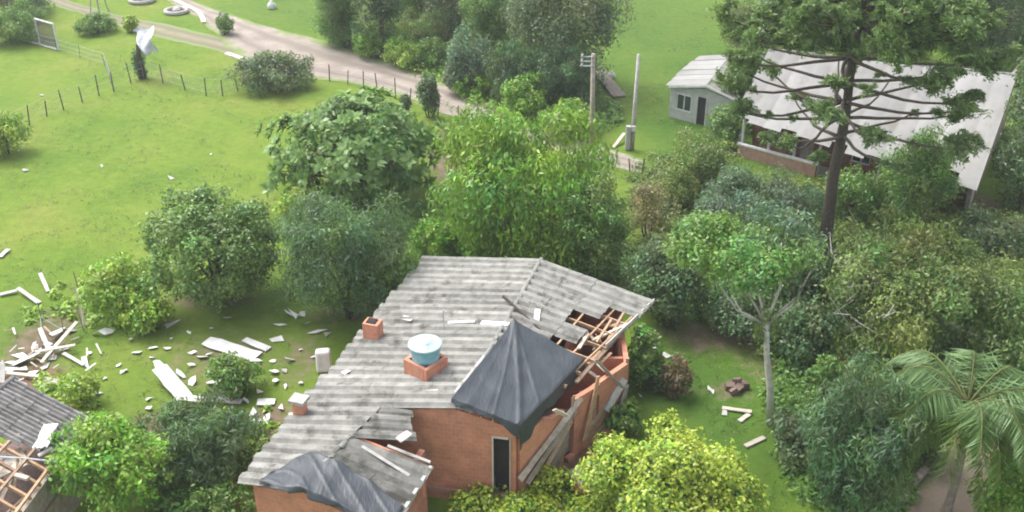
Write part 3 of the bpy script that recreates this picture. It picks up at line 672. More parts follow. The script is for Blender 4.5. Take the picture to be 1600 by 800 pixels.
def crumple(name, label, cat, mat, c, sx, sy, h, seed, rz=0, thick=.02):
    mb = MB(); c = Vector(c); R = random.Random(seed)
    def fn(a, b):
        x, y = (a - .5) * sx, (b - .5) * sy; n = mnoise.noise(Vector((x * 2.3 + seed, y * 2.3, 0))) + .5 * mnoise.noise(Vector((x * 6, y * 6 + seed, 1)))
        edge = 1 + .25 * mnoise.noise(Vector((a * 4, b * 4, seed))); z = h * (.35 + .65 * max(0, n + .4)) * (1 - .7 * max(abs(a - .5), abs(b - .5)) * 2) + .02
        x *= edge; y *= edge; return (c.x + x * math.cos(rz) - y * math.sin(rz), c.y + x * math.sin(rz) + y * math.cos(rz), c.z + z)
    mb.grid(fn, 16, 16); o = mb.build(name, M[mat], None, c, smooth=True); s = o.modifiers.new('t', 'SOLIDIFY'); s.thickness = thick; return tag(o, label, cat)
crumple('plastic_sheet', 'crumpled white sheet on the ground between the brick wall and the yellow shrub', 'sheet', 'insul', G(914, 742), 1.5, .9, .35, 3, rz=.5)
for k, (u, v, s) in enumerate([(905, 700, .4), (930, 688, .5), (948, 676, .5), (890, 718, .35), (895, 760, .5), (912, 768, .4), (938, 700, .45), (922, 715, .3)]):
    p = G(u, v); mb = MB(); mb.box(p + Vector((0, 0, .1)), (s, s * .6, .22), rz=k * 1.3, tilt=(.2 * math.sin(k), .15)); uv_box(tag(mb.build('brick_rubble', M['brick'], None, p), 'fallen lump of red brickwork beside the right wall of the house', 'rubble', 'brick rubble by the right wall'))

# ------------------------------------------------------------------ ruined outbuilding, lower left
ruin = thing('ruined_shed', G(40, 790), 'collapsed shed with grey ribbed roof at the lower left corner', 'shed')
Z1, Z0 = 3.6, 2.7
rp00, rp10, rp01, rp11 = W(138, 652, Z0), W(70, 745, Z0), W(22, 592, Z1), W(-70, 668, Z1)
rroof = part('roof', M['tile'], lambda m: m.tube([rp01 + Vector((0, 0, .06)), rp11 + Vector((0, 0, .06))], .11, 8), ruin)
roof_patch(rp00, rp10, rp01, rp11, 16, 5, M['tile'], rroof, missing={(12, 1), (13, 1), (13, 2), (14, 1), (14, 2), (15, 1), (15, 2), (15, 3), (12, 0), (13, 0), (14, 0), (15, 0), (11, 0), (14, 3), (15, 4)}, prof=.09, k=6, name='roof_sheet')
for i, s in enumerate(np.linspace(.1, 1.9, 10)):
    a = lerp(rp00, rp10, s); b = lerp(rp01, rp11, s); part('rafter', M['raw_wood'], lambda m: m.beam(a - Vector((0, 0, .1)), b - Vector((0, 0, .1)), .09, .13), ruin)
for t in (.02, .25, .5, .75):
    a = lerp(lerp(rp00, rp10, .7), lerp(rp01, rp11, .7), t); b = lerp(lerp(rp00, rp10, 1.9), lerp(rp01, rp11, 1.9), t); part('purlin', M['wood' if t > .1 else 'raw_wood'], lambda m: m.beam(a, b, .10, .08), ruin)
wd_ = (rp10 - rp00); wn = wd_.length
uv_box(wall('wall', rp00 + (rp01 - rp00) * .06, rp00 + (rp01 - rp00) * .06 + wd_ * 1.9, [(0, wn * 1.9, -.4, 2.45, 2.45)], .2, M['dark_bark'], ruin)) if False else wall('wall', rp00 + (rp01 - rp00) * .06, rp00 + (rp01 - rp00) * .06 + wd_ * 1.9, [(0, wn * 1.9, -3, 2.4, 2.4)], .2, M['grey_wood'], ruin)
wall('wall', rp00 + (rp01 - rp00) * .08, rp01, [(0, (rp01.xy - rp00.xy).length, -.4, 2.4, 3.2)], .2, M['brick'], ruin)
part('floor', M['rubble'], lambda m: m.add([lerp(rp00, rp10, .1) + Vector((0, 0, -1.2)), lerp(rp00, rp10, 2.3) + Vector((0, 0, -1.2)), lerp(rp01, rp11, 2.3) + Vector((0, 0, -2.1)), lerp(rp01, rp11, .1) + Vector((0, 0, -2.1))], [(0, 1, 2, 3)]), ruin)
rk = random.Random(3)
for k in range(16):
    q = lerp(lerp(rp00, rp10, rk.uniform(.8, 1.7)), lerp(rp01, rp11, rk.uniform(.8, 1.7)), rk.uniform(.1, .7)) + Vector((0, 0, rk.uniform(-1.0, -.1))); d = ((rp10 - rp00).normalized() + Vector((rk.uniform(-.5, .5), rk.uniform(-.5, .5), rk.uniform(-.2, .2)))).normalized() * rk.uniform(.5, 1.3)
    part('broken_timber', M[rk.choice(['raw_wood', 'wood', 'grey_wood', 'offwhite'])], lambda m: m.beam(q - d, q + d, rk.uniform(.07, .2), .06), ruin)
part('fallen_panel', M['pale_plank'], lambda m: m.beam(W(-10, 735, 2.6), W(40, 712, 2.7), 1.1, .05), ruin)
part('broken_timber', M['pale_plank'], lambda m: m.beam(W(22, 742, 2.9), W(44, 748, 2.9), .16, .10), ruin)
crumple('white_cloth', 'white cloth hanging over the grey roof of the collapsed shed', 'cloth', 'insul', W(72, 683, 3.25), .5, 1.4, .25, 11, rz=.1)
slab('white_plank', 'pale plank at the roof hole of the collapsed shed below the cloth', 'plank', 'white', W(60, 712, 2.95), W(82, 700, 3.05), .16, .05)
o = MB(); o.tube([W(-20, 713, 3.3), W(40, 716, 3.25), W(92, 722, 3.3)], .03, 6); tag(o.build('service_cable', M['metal'], None, W(-20, 713, 3.3)), 'grey cable stretched across the collapsed shed', 'cable')

# ------------------------------------------------------------------ white roofed house behind the araucaria
HB = G(1165, 262); far = thing('white_roof_house', (HB.x, HB.y, 0), 'long brick house with a wide white roof behind the tall araucaria', 'house')
f00, f10, f01, f11 = W(1150, 176, 2.9), W(1534, 272, 2.9), W(1202, 78, 5.6), W(1588, 118, 5.6)
fr = part('roof', M['white_sheet'], lambda m: m.tube([f01 + Vector((0, 0, .03)), f11 + Vector((0, 0, .03))], .10, 6), far)
roof_patch(f00, f10, f01, f11, 14, 1, M['white_sheet'], fr, prof=.035, k=8)
bd = (f01 - f00); bk00 = f01 + Vector((bd.x * .7, bd.y * .7, -1.8)); bk10 = f11 + Vector((bd.x * .7, bd.y * .7, -1.8))
roof_patch(bk00, bk10, f01, f11, 14, 1, M['tile'], fr, prof=.03, k=4)
xd = (f10 - f00); xd.z = 0; LX = xd.length; xd.normalize(); yd = Vector((-xd.y, xd.x, 0))
o0 = Vector((f00.x, f00.y, 0)) + xd * .5 + yd * 1.9; ow = Vector((f00.x, f00.y, 0)) + xd * .4 + yd * .45
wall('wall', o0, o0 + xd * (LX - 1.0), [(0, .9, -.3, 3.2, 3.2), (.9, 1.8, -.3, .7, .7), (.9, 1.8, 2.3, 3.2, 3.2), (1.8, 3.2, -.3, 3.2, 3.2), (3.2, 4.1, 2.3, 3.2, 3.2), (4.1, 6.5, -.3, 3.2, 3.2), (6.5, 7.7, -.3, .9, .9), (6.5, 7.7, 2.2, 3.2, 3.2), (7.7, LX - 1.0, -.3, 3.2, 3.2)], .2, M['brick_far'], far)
for s0, s1, zb, zt in ((.9, 1.8, .7, 2.3), (6.5, 7.7, .9, 2.2)):
    wn_ = part('window', M['white'], lambda m: [m.beam(o0 + xd * s0 + Vector((0, 0, z)), o0 + xd * s1 + Vector((0, 0, z)), .22, .08) for z in (zb + .04, zt - .04)] + [m.beam(o0 + xd * s + Vector((0, 0, zb + .08)), o0 + xd * s + Vector((0, 0, zt - .08)), .07, .07) for s in (s0 + .05, (s0 + s1) / 2, s1 - .05)], far)
    part('pane', M['glass'], lambda m: m.beam(o0 + xd * (s0 + .03) + Vector((0, 0, (zb + zt) / 2)), o0 + xd * (s1 - .03) + Vector((0, 0, (zb + zt) / 2)), .02, zt - zb - .1), wn_)
part('door', M['grey_wood'], lambda m: m.beam(o0 + xd * 3.22 + Vector((0, 0, 1.15)), o0 + xd * 4.08 + Vector((0, 0, 1.15)), .06, 2.28), far)
part('veranda_floor', M['concrete'], lambda m: m.hexa([ow + Vector((0, 0, -.3)), ow + xd * 9 + Vector((0, 0, -.3)), ow + xd * 9 + yd * 1.35 + Vector((0, 0, -.3)), ow + yd * 1.35 + Vector((0, 0, -.3)), ow + Vector((0, 0, .12)), ow + xd * 9 + Vector((0, 0, .12)), ow + xd * 9 + yd * 1.35 + Vector((0, 0, .12)), ow + yd * 1.35 + Vector((0, 0, .12))]), far)
pw = ow - yd * .35
uv_box(part('veranda_wall', M['pink_wall'], lambda m: m.beam(pw + Vector((0, 0, .35)), pw + xd * 5.2 + Vector((0, 0, .35)), .18, 1.0), far))
part('veranda_rail', M['white'], lambda m: m.beam(pw - xd * .1 + Vector((0, 0, .9)), pw + xd * 5.3 + Vector((0, 0, .9)), .26, .10), far)
for s in (.1, 1.9, 3.6, 5.2, 8.9): part('veranda_post', M['white'], lambda m: m.beam(pw + xd * s + yd * .18 + Vector((0, 0, -.2)), pw + xd * s + yd * .18 + Vector((0, 0, 2.9)), .13, .13), far)
for s in (0, .35, .7, 1.05, 1.4, 1.75): part('rail_bar', M['metal'], lambda m: m.beam(ow - xd * .2 + yd * s - xd * (s * .3) + Vector((0, 0, .0)), ow - xd * .2 + yd * s - xd * (s * .3) + Vector((0, 0, 1.2)), .06, .06), far)
part('stair_rail', M['metal'], lambda m: m.beam(ow - xd * .2 + Vector((0, 0, 1.2)), ow - xd * .75 + yd * 1.8 + Vector((0, 0, 1.2)), .08, .08), far)
ge = Vector((f10.x, f10.y, 0)) - xd * .5 + yd * .45; gb = Vector((f11.x, f11.y, 0)) - xd * .6 + yd * 4.5
ys_ = (Vector((f11.x, f11.y, 0)) - Vector((f10.x, f10.y, 0))).normalized()
glen = (f11.xy - f10.xy).length
wall('wall', ge, ge + ys_ * glen * 1.6, [(0, glen * .98, -.3, 2.7, 5.3), (glen * .98, glen * 1.6, -.3, 5.3, 4.0)], .2, M['grey_wood'], far)
part('wall_lining', M['offwhite'], lambda m: m.beam(ge + xd * .14 + ys_ * .1 + Vector((0, 0, .9)), ge + xd * .14 + ys_ * 3.4 + Vector((0, 0, .9)), .05, 1.2), far)
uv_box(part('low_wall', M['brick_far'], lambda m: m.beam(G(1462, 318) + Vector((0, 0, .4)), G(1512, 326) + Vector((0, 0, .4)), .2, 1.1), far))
part('low_wall_cap', M['offwhite'], lambda m: m.beam(G(1400, 312) + Vector((0, 0, .99)), G(1512, 326) + Vector((0, 0, .99)), .28, .08), far)

# small outbuilding with white roof
SB = G(1043, 172); hut = thing('white_roof_hut', (SB.x, SB.y, 0), 'small pale hut with white roof on the lawn left of the araucaria', 'hut')
h00, h10, h01, h11 = W(1045, 134, 2.3), W(1096, 88, 2.3), W(1104, 133, 3.0), W(1142, 85, 3.0)
hr = part('roof', M['white_sheet'], lambda m: m.tube([h01, h11], .07, 6), hut)
roof_patch(h00, h10, h01, h11, 6, 1, M['white_sheet'], hr, prof=.03, k=6)
rs2 = Vector((h01.x - h00.x, h01.y - h00.y, -.6)); roof_patch(h01 + rs2 * .75, h11 + rs2 * .75, h01, h11, 6, 1, M['sheet'], hr, prof=.03, k=6)
hx = Vector((h01.x - h00.x, h01.y - h00.y, 0)); hw_ = hx.length; hx.normalize(); hy = Vector((h10.x - h00.x, h10.y - h00.y, 0)).normalized()
ho = Vector((h00.x, h00.y, 0)) + hy * .25 + hx * .1; tot = hw_ * 1.7
wall('wall', ho, ho + hx * tot, [(0, .5, -.2, 2.15, 2.25), (.5, 1.7, -.2, .7, .7), (.5, 1.7, 1.9, 2.3, 2.55), (1.7, 2.1, -.2, 2.5, 2.6), (2.1, 2.8, 2.0, 2.6, 2.7), (2.8, tot, -.2, 2.6, 2.3)], .12, M['grey_paint'], hut)
wall('wall', ho + hy * .12, ho + hy * (h10.xy - h00.xy).length * .95, [(0, (h10.xy - h00.xy).length * .9, -.2, 2.1, 2.1)], .12, M['grey_paint'], hut)
wn_ = part('window', M['white'], lambda m: [m.beam(ho + hx * .5 + Vector((0, 0, z)), ho + hx * 1.7 + Vector((0, 0, z)), .16, .08) for z in (.74, 1.86)] + [m.beam(ho + hx * s + Vector((0, 0, .78)), ho + hx * s + Vector((0, 0, 1.82)), .08, .16) for s in (.54, 1.1, 1.66)], hut)
part('pane', M['glass'], lambda m: m.beam(ho + hx * .52 + Vector((0, 0, 1.3)), ho + hx * 1.68 + Vector((0, 0, 1.3)), .02, 1.05), wn_)
part('door', M['dark'], lambda m: m.beam(ho + hx * 2.12 + Vector((0, 0, .95)), ho + hx * 2.78 + Vector((0, 0, .95)), .05, 2.1), hut)
part('door_frame', M['white'], lambda m: [m.beam(ho + hx * s + Vector((0, -.05, -.1)), ho + hx * s + Vector((0, -.05, 2.0)), .09, .16) for s in (2.08, 2.82)], hut)
part('barge_board', M['white'], lambda m: (m.beam(h00 + Vector((0, -.06, -.05)), h01 + Vector((0, -.06, -.05)), .06, .14), m.beam(h01 + Vector((0, -.06, -.05)), h01 + rs2 * .75 + Vector((0, -.06, -.05)), .06, .14)), hut)

# ------------------------------------------------------------------ poles, fences, yard things
def upole(name, label, base, topu, topv, r0, r1, mat, cross):
    b = G(*base); d = 0
    zz = 6.0
    for _ in range(20):
        p = W(topu, topv, zz); zz += (p.y - b.y) * .35
    top = W(topu, topv, zz); t = thing(name, b, label, 'utility pole')
    part('shaft', M[mat], lambda m: m.tube([b - Vector((0, 0, .3)), lerp(b, top, .5), top], [r0, (r0 + r1) / 2, r1], 8), t, True)
    return t, b, top
t, b, top = upole('utility_pole', 'grey wooden utility pole with short cross arms beside the dirt road', (924, 262), 927, 84, .17, .12, 'grey_wood', True)
for k in range(3):
    z = top.z - .15 - k * .28; arm = part('cross_arm', M['metal'], lambda m: m.beam((top.x - .75, top.y - .12, z), (top.x + .05, top.y - .12, z), .06, .06), t)
    part('insulator', M['insul'], lambda m: lathe(m, (top.x - .65, top.y - .12, z + .03), [(.05, 0), (.08, .04), (.05, .08), (.07, .12), (.03, .16)], 8), arm)
t, b, top = upole('utility_pole', 'tall pale leaning utility pole on the lawn near the small hut', (987, 234), 998, 85, .15, .10, 'offwhite', False)
part('meter_box', M['grey_paint'], lambda m: m.box((b.x - .28, b.y - .05, .8), (.3, .3, 1.6)), t)
part('meter_cover', M['white'], lambda m: m.box((b.x + .02, b.y - .25, 1.5), (.25, .1, .35)), t)
def fence(label, posts, h, wires=3, mat='post', r=.06, mesh=False, wr=.010):
    P = [G(*p) for p in posts]; t = thing('wire_fence', P[0], label, 'fence'); R = random.Random(int(posts[0][0] + 5000))
    for p in P:
        hh = h * R.uniform(.75, 1.12); part('post', M[mat], lambda m: m.tube([p - Vector((0, 0, .2)), p + Vector((R.uniform(-.16, .16), R.uniform(-.08, .08), hh))], [r * .85, r * .7], 6), t)
    for a, b in zip(P[:-1], P[1:]):
        for k in range(wires):
            z = h * (.25 + .7 * k / max(1, wires - 1)); part('wire', M['metal'], lambda m: m.tube([a + Vector((0, 0, z)), lerp(a, b, .5) + Vector((0, 0, z - .04)), b + Vector((0, 0, z))], wr, 4, cap=False), t)
        if mesh:
            n = int((b - a).length / .22)
            part('netting', M['metal'], lambda m: [m.tube([lerp(a, b, k / n) + Vector((0, 0, .05)), lerp(a, b, k / n) + Vector((0, 0, h * .95))], .006, 3, cap=False) for k in range(1, n)], t)
    return t
fence('dark post and wire fence along the lower edge of the dirt road', [(488, 125), (515, 127), (543, 131), (568, 137), (590, 144), (618, 153), (640, 163), (684, 182), (717, 188), (752, 200)], 1.35)
fence('low post fence on the roadside right of the grey utility pole', [(905, 250), (930, 258), (957, 264), (985, 270), (1003, 273)], 1.0)
fence('dark posts dividing the two lawns at the left edge', [(20, 208), (46, 196), (73, 182), (100, 172), (129, 160), (155, 150), (178, 143), (205, 130), (226, 124)], 1.45)
fence('thin netting fence between the metal sheet and the dark hedge', [(230, 122), (255, 130), (290, 141), (322, 150), (348, 150), (372, 142)], 1.35, mesh=True)
fence('low wire fence from the white goal frame to the corner post', [(36, 66), (60, 72), (90, 80), (125, 91), (165, 103), (178, 140)], 1.1, mesh=True, r=.035)
fence('thin bent stakes with wire by the debris on the lawn', [(68, 545), (66, 505), (100, 525), (132, 518), (128, 470)], 1.5, wires=1, mat='grey_wood', r=.03)
# white goal-like frame
gb_ = G(62, 72); t = thing('goal_frame', gb_, 'white metal frame with dark netting standing at the edge of the lawn', 'goal frame')
ga, gc = G(63, 70), G(92, 79); hgt = 2.2
part('frame_tube', M['white'], lambda m: (m.tube([ga, ga + Vector((0, 0, hgt))], .08, 6), m.tube([gc, gc + Vector((0, 0, hgt))], .08, 6), m.tube([ga + Vector((0, 0, hgt)), gc + Vector((0, 0, hgt))], .08, 6), m.tube([G(35, 63) + Vector((0, 0, .06)), gc + Vector((0, 0, .06))], .08, 6), m.tube([G(35, 63), ga + Vector((0, 0, 1.4))], .06, 6)), t)
part('net_panel', M['post'], lambda m: [m.tube([lerp(ga, gc, k / 16) + Vector((0, .05, 0)), lerp(ga, gc, k / 16) + Vector((0, .05, hgt))], .028, 4) for k in range(1, 16)] + [m.tube([ga + Vector((0, .05, hgt * k / 12)), gc + Vector((0, .05, hgt * k / 12))], .02, 4) for k in range(1, 12)], t)
# A frame
p = G(150, 27); t = thing('swing_frame', p, 'pale A shaped swing frame beside the grass track', 'swing frame')
for dx in (-.45, .45): part('leg', M['grey_paint'], lambda m: m.tube([p + Vector((dx, 0, 0)), p + Vector((dx * .25, .3, 2.8))], .06, 6), t)
for dx in (-.45, .45): part('leg', M['grey_paint'], lambda m: m.tube([p + Vector((dx, 2.0, 0)), p + Vector((dx * .25, 1.7, 2.8))], .06, 6), t)
part('top_bar', M['grey_paint'], lambda m: m.tube([p + Vector((0, .2, 2.8)), p + Vector((0, 1.8, 2.8))], .06, 6), t)
part('brace', M['grey_paint'], lambda m: m.tube([p + Vector((-.45, 0, .06)), p + Vector((.45, 0, .06))], .06, 6), t)
# ring planters
for (u, v, r, lb) in [(222, 3, 1.05, 'round concrete ring planter on the lawn at the top edge'), (276, 20, .95, 'round low planter ring beside the curved kerb')]:
    p = G(u, v); t = thing('ring_planter', p, lb, 'planter')
    mb = MB(); ring = [(math.cos(a), math.sin(a)) for a in np.linspace(0, 2 * math.pi, 25)[:-1]]
    mb.tube([p + Vector((r * x, r * y, .18)) for x, y in ring] + [p + Vector((r, 0, .18))], .2, 8, cap=False); mb.build('rim', M['concrete'], t, smooth=True)
    part('soil', M['dark_bark'], lambda m: lathe(m, (p.x, p.y, p.z), [(r - .1, 0), (r - .1, .16), (.01, .24)], 16), t)
    part('stone', M['offwhite'], lambda m: lathe(m, (p.x, p.y, p.z + .18), [(.28, 0), (.36, .12), (.2, .3), (.02, .34)], 10), t)
# kerb
mb = MB(); kp = resample([G(*q) for q in ((262, -4), (285, 8), (306, 18), (314, 24), (319, 37))], .8)
for a, b2 in zip(kp[:-1], kp[1:]): mb.beam(a + Vector((0, 0, .07)), b2 + Vector((0, 0, .07)), .4, .22)
tag(mb.build('kerb', M['pale_plank'], None), kind='structure')
mb = MB(); kp = resample([G(*q) for q in ((354, 85), (372, 91), (388, 97))], .8)
for a, b2 in zip(kp[:-1], kp[1:]): mb.beam(a + Vector((0, 0, .05)), b2 + Vector((0, 0, .05)), .45, .2)
tag(mb.build('kerb', M['pale_plank'], None), kind='structure')
mb = MB(); kp = resample([G(*q) for q in ((1388, 815), (1420, 768), (1452, 727), (1478, 700))], .45)
pe = tag(mb.build('path_edging', M['concrete'], None), kind='structure') if False else None
edge = bpy.data.objects.new('path_edging', None); COL.objects.link(edge); edge.location = kp[0]; edge['kind'] = 'structure'
for i, (a, b2) in enumerate(zip(kp[:-1], kp[1:])): part('stone', M['grey_wood'], lambda m: m.beam(lerp(a, b2, .06) + Vector((0, 0, .07)), lerp(a, b2, .94) + Vector((0, 0, .07 + .03 * math.sin(i * 2.2))), .26, .24), edge)

# crumpled metal sheet caught on an overgrown post
p = G(222, 122); t = thing('overgrown_post', p, 'dark ivy covered post below the bent white metal sheet', 'post')
part('shaft', M['dark_bark'], lambda m: m.tube([p - Vector((0, 0, .2)), p + Vector((.05, 0, 1.4)), p + Vector((.1, 0, 2.6))], [.3, .22, .14], 8), t, True)
make_crown(t, (p.x, p.y, p.z + 1.1), (.55, .55, 1.1), dict(TY['dark'], L=.2, nc=14), np.random.default_rng(5), .6, name='ivy')
mb = MB(); sp = W(240, 42, 3.9); sq = W(207, 48, 3.6); sr = W(224, 84, 2.4); s4 = W(244, 84, 2.3)
def bent(a, b):
    q = lerp(lerp(sq, sp, a), lerp(sr, s4, a), b); return q + Vector((.10 * math.sin(b * 9), .35 * math.sin(b * 6 + a * 2.2) - .2 * a, .16 * math.sin(a * 7 + b * 3)))
mb.grid(bent, 14, 16); o = tag(mb.build('bent_metal_sheet', M['metal'], None, p + Vector((0, 0, 2.3)), smooth=False), 'bent white metal roofing sheet hanging on the overgrown post', 'metal sheet')
sol = o.modifiers.new('t', 'SOLIDIFY'); sol.thickness = .015
# small white things far off
def sack(label, u, v, s, mat='white'):
    p = G(u, v); mb = MB(); n = 10
    for i, (r, z) in enumerate([(.30, 0), (.42, .12), (.40, .38), (.28, .58), (.12, .66), (.16, .74)]):
        for k in range(n):
            a = 6.283 * k / n; q = 1 + .14 * math.sin(a * 3 + i); mb.v.append((p.x + r * s * q * math.cos(a), p.y + r * s * .8 * q * math.sin(a), p.z + z * s))
    for i in range(5):
        for k in range(n): mb.f.append((i * n + k, i * n + (k + 1) % n, (i + 1) * n + (k + 1) % n, (i + 1) * n + k))
    mb.f += [tuple(range(n))[::-1], tuple(5 * n + k for k in range(n))]; mb.m = [0] * len(mb.f)
    return tag(mb.build('white_sack', M[mat], None, p, smooth=True), label, 'sack')
sack('small white bundle on the bright lawn at the top left centre', 425, 14, 1.0)
sack('pale bundle at the foot of the dark trees beside the road bend', 502, 48, .9, 'offwhite')
sack('small white bundle on the grass just right of the grey utility pole', 955, 122, .75)
slab('fallen_sheet', 'long grey weathered strip lying on the grass right of the grey utility pole', 'sheet', 'grey_wood', G(932, 113) + Vector((0, 0, .35)), G(968, 153) + Vector((0, 0, .12)), 1.0, .05)
slab('loose_board', 'pale board lying by the roadside near the pale leaning pole', 'board', 'pale_plank', G(958, 232) + Vector((0, 0, .06)), G(975, 219) + Vector((0, 0, .5)), .22, .05)

# ------------------------------------------------------------------ debris on the lawns
def gp(u, v, h=.06): return G(u, v) + Vector((0, 0, h))
for (u1, v1, u2, v2, wd, mt, h1, h2, nm, lb) in [
    (322, 536, 402, 560, .75, 'white', .12, .08, 'roof_panel', 'long white roof panel lying behind the small shrub on the lawn'),
    (382, 533, 420, 548, .42, 'white', .1, .08, 'roof_panel', 'shorter white panel right of the long one behind the small shrub'),
    (252, 590, 290, 625, .65, 'white', .55, .1, 'roof_panel', 'white panel propped at a slant above the dark bush'),
    (280, 622, 322, 628, .4, 'white', .08, .08, 'roof_panel', 'white panel end lying at the top of the dark bush'),
    (340, 626, 378, 630, .35, 'white', .08, .08, 'roof_panel', 'white strip on the grass below the small shrub'),
    (402, 631, 430, 630, .42, 'white', .08, .08, 'roof_panel', 'white strip left of the capped chimney'),
    (394, 658, 426, 664, .2, 'white', .08, .08, 'roof_panel', 'thin white strip below the capped chimney on the grass'),
    (66, 572, 124, 520, .16, 'pale_plank', .2, .6, 'plank', 'longest pale plank sticking up from the debris heap'),
    (58, 560, 120, 549, .16, 'pale_plank', .35, .35, 'plank', 'pale plank lying level across the debris heap'),
    (100, 556, 132, 573, .16, 'offwhite', .15, .1, 'plank', 'pale plank at the right foot of the debris heap'),
    (66, 530, 78, 552, .2, 'offwhite', .6, .2, 'plank', 'short pale plank upright in the debris heap'),
    (8, 588, 64, 594, .2, 'pale_plank', .2, .2, 'plank', 'pale plank beside the collapsed shed roof'),
    (30, 458, 62, 476, .22, 'offwhite', .3, .1, 'plank', 'pale plank lying in the grass left of the light shrubs'),
    (0, 463, 28, 458, .25, 'offwhite', .1, .15, 'plank', 'pale strip at the left edge of the lawn'),
    (0, 404, 14, 392, .25, 'offwhite', .1, .1, 'plank', 'small pale strip at the far left edge of the upper lawn'),
    (66, 440, 76, 458, .18, 'offwhite', .5, .1, 'plank', 'short pale stick leaning in the grass clump'),
    (124, 480, 134, 512, .10, 'grey_wood', 1.1, .1, 'plank', 'thin grey stake beside the light shrub'),
    (1128, 639, 1174, 647, .20, 'pale_plank', .06, .12, 'plank', 'long pale plank on the grass by the white trunked tree'),
    (1155, 660, 1170, 649, .20, 'pale_plank', .06, .06, 'plank', 'short pale plank touching the long one by the white trunked tree'),
    (1164, 699, 1194, 685, .22, 'pale_plank', .06, .06, 'plank', 'pale plank lying alone above the lower lawn on the right'),
    (318, 462, 336, 464, .25, 'offwhite', .05, .05, 'roof_panel', 'small white strip under the round dense tree'),
    (338, 463, 354, 463, .25, 'offwhite', .05, .05, 'roof_panel', 'second small white strip under the round dense tree'),
    (1035, 553, 1045, 560, .3, 'offwhite', .05, .05, 'roof_panel', 'small pale piece on the bare soil right of the house')]:
    slab(nm, lb, 'plank' if nm == 'plank' else 'panel', mt, gp(u1, v1, h1), gp(u2, v2, h2), wd, .05)
p = G(507, 577); mb = MB(); mb.box(p + Vector((0, 0, .48)), (.66, .62, 1.0), rz=.15, tilt=(-.25, 0)); o = mb.build('white_appliance', M['white'], None, p); bv = o.modifiers.new('b', 'BEVEL'); bv.width = .12; bv.segments = 3
tag(o, 'rounded white box like appliance standing on the grass by the roof edge', 'appliance')
R = random.Random(4)
def shard(label, group, u, v, s, mat):
    p = G(u, v); n = R.randint(3, 6); mb = MB(); a0 = R.uniform(0, 6); rot = R.uniform(0, 3.14); ar_ = R.uniform(1.0, 2.6); tl = Vector((R.uniform(-.45, .45), R.uniform(-.45, .45), 0)); ring = []
    angs = sorted(R.uniform(0, 6.283) for _ in range(n)); angs = [6.283 * k / n + R.uniform(-.5, .5) for k in range(n)]
    for a in angs:
        r = .62 * s * R.uniform(.45, 1.2); x, y = r * math.cos(a) * math.sqrt(ar_), r * math.sin(a) / math.sqrt(ar_); ring.append(Vector((p.x + x * math.cos(rot) - y * math.sin(rot), p.y + x * math.sin(rot) + y * math.cos(rot), p.z + .03)))
    lo = min((q - p).dot(tl) for q in ring)
    for q in ring: q.z += (q - p).dot(tl) - lo
    mb.v = [tuple(q) for q in ring] + [(q.x, q.y, q.z + .022) for q in ring]
    mb.f = [tuple(range(n))[::-1], tuple(range(n, 2 * n))] + [(k, (k + 1) % n, n + (k + 1) % n, n + k) for k in range(n)]; mb.m = [0] * len(mb.f)
    return tag(mb.build('white_fragment', M[mat], None, p), label, 'debris', group)
near = [(168, 524, .6), (205, 532, .3), (240, 545, .35), (120, 595, .3), (152, 617, .5), (186, 572, .25), (192, 583, .2), (133, 569, .55), (214, 552, .35), (236, 560, .3), (302, 553, .3), (150, 524, .4), (165, 592, .3), (195, 580, .3), (140, 553, .25), (228, 521, .3), (262, 512, .6), (268, 530, .25), (295, 521, .25), (357, 500, .35), (262, 547, .3), (245, 567, .35), (318, 560, .4), (327, 556, .3), (300, 572, .3), (332, 600, .45), (345, 598, .3), (452, 494, .45), (462, 496, .4), (473, 493, .4), (438, 510, .4), (495, 519, .5), (510, 525, .35), (480, 508, .2), (434, 532, .5), (427, 566, .35), (400, 568, .5), (453, 565, .3), (428, 584, .35), (445, 582, .25), (431, 597, .3), (447, 605, .25), (470, 600, .25), (390, 606, .3), (405, 615, .35), (385, 628, .3), (440, 640, .5), (396, 648, .4), (418, 655, .45), (405, 668, .3), (360, 640, .4), (300, 600, .4), (285, 590, .35), (250, 575, .5), (232, 640, .35), (233, 625, .3), (285, 645, .3), (520, 590, .35), (548, 582, .4), (515, 598, .4), (455, 650, .3), (466, 660, .3), (415, 545, .3), (470, 548, .2), (490, 560, .2), (330, 515, .2), (380, 580, .25)]
def where(u, v):
    if v < 540 and u > 400: return 'small white fragment on the grass below the dark feathery tree'
    if u > 405 and v < 612: return 'small white fragment on the grass around the white appliance'
    if u > 350 and v >= 590: return 'small white fragment on the worn ground beside the capped chimney'
    if u < 215 and v < 560: return 'small white fragment on the grass just right of the debris heap'
    if u < 215: return 'small white fragment on the grass behind the tall weeds'
    if v < 545: return 'small white fragment on the grass below the round dense tree'
    return 'small white fragment near the slanting white panel and the small round shrub'
for (u, v, s) in near: shard(where(u, v), where(u, v).replace('small white fragment', 'fragments'), u, v, s, R.choice(['white', 'white', 'offwhite']))
heap = [(20, 570, .6), (32, 560, .8), (45, 566, .9), (15, 580, .5), (55, 545, .5), (75, 540, .6), (90, 528, .8), (110, 520, .5), (60, 560, .5), (38, 580, .6), (85, 560, .5), (70, 575, .4), (26, 590, .5), (105, 545, .4), (52, 585, .5), (82, 600, .7), (64, 598, .4), (5, 590, .6), (32, 608, .7)]
for (u, v, s) in heap: shard('white scrap in the debris heap behind the collapsed shed', 'scraps of the debris heap', u, v, s, R.choice(['white', 'offwhite', 'offwhite']))
for (u, v, s) in [(268, 280, .5), (40, 268, .3), (65, 150, .3), (160, 262, .25), (330, 242, .2)]: shard('small pale scrap lying on the open upper lawn', 'scraps on the upper lawn', u, v, s, 'offwhite')
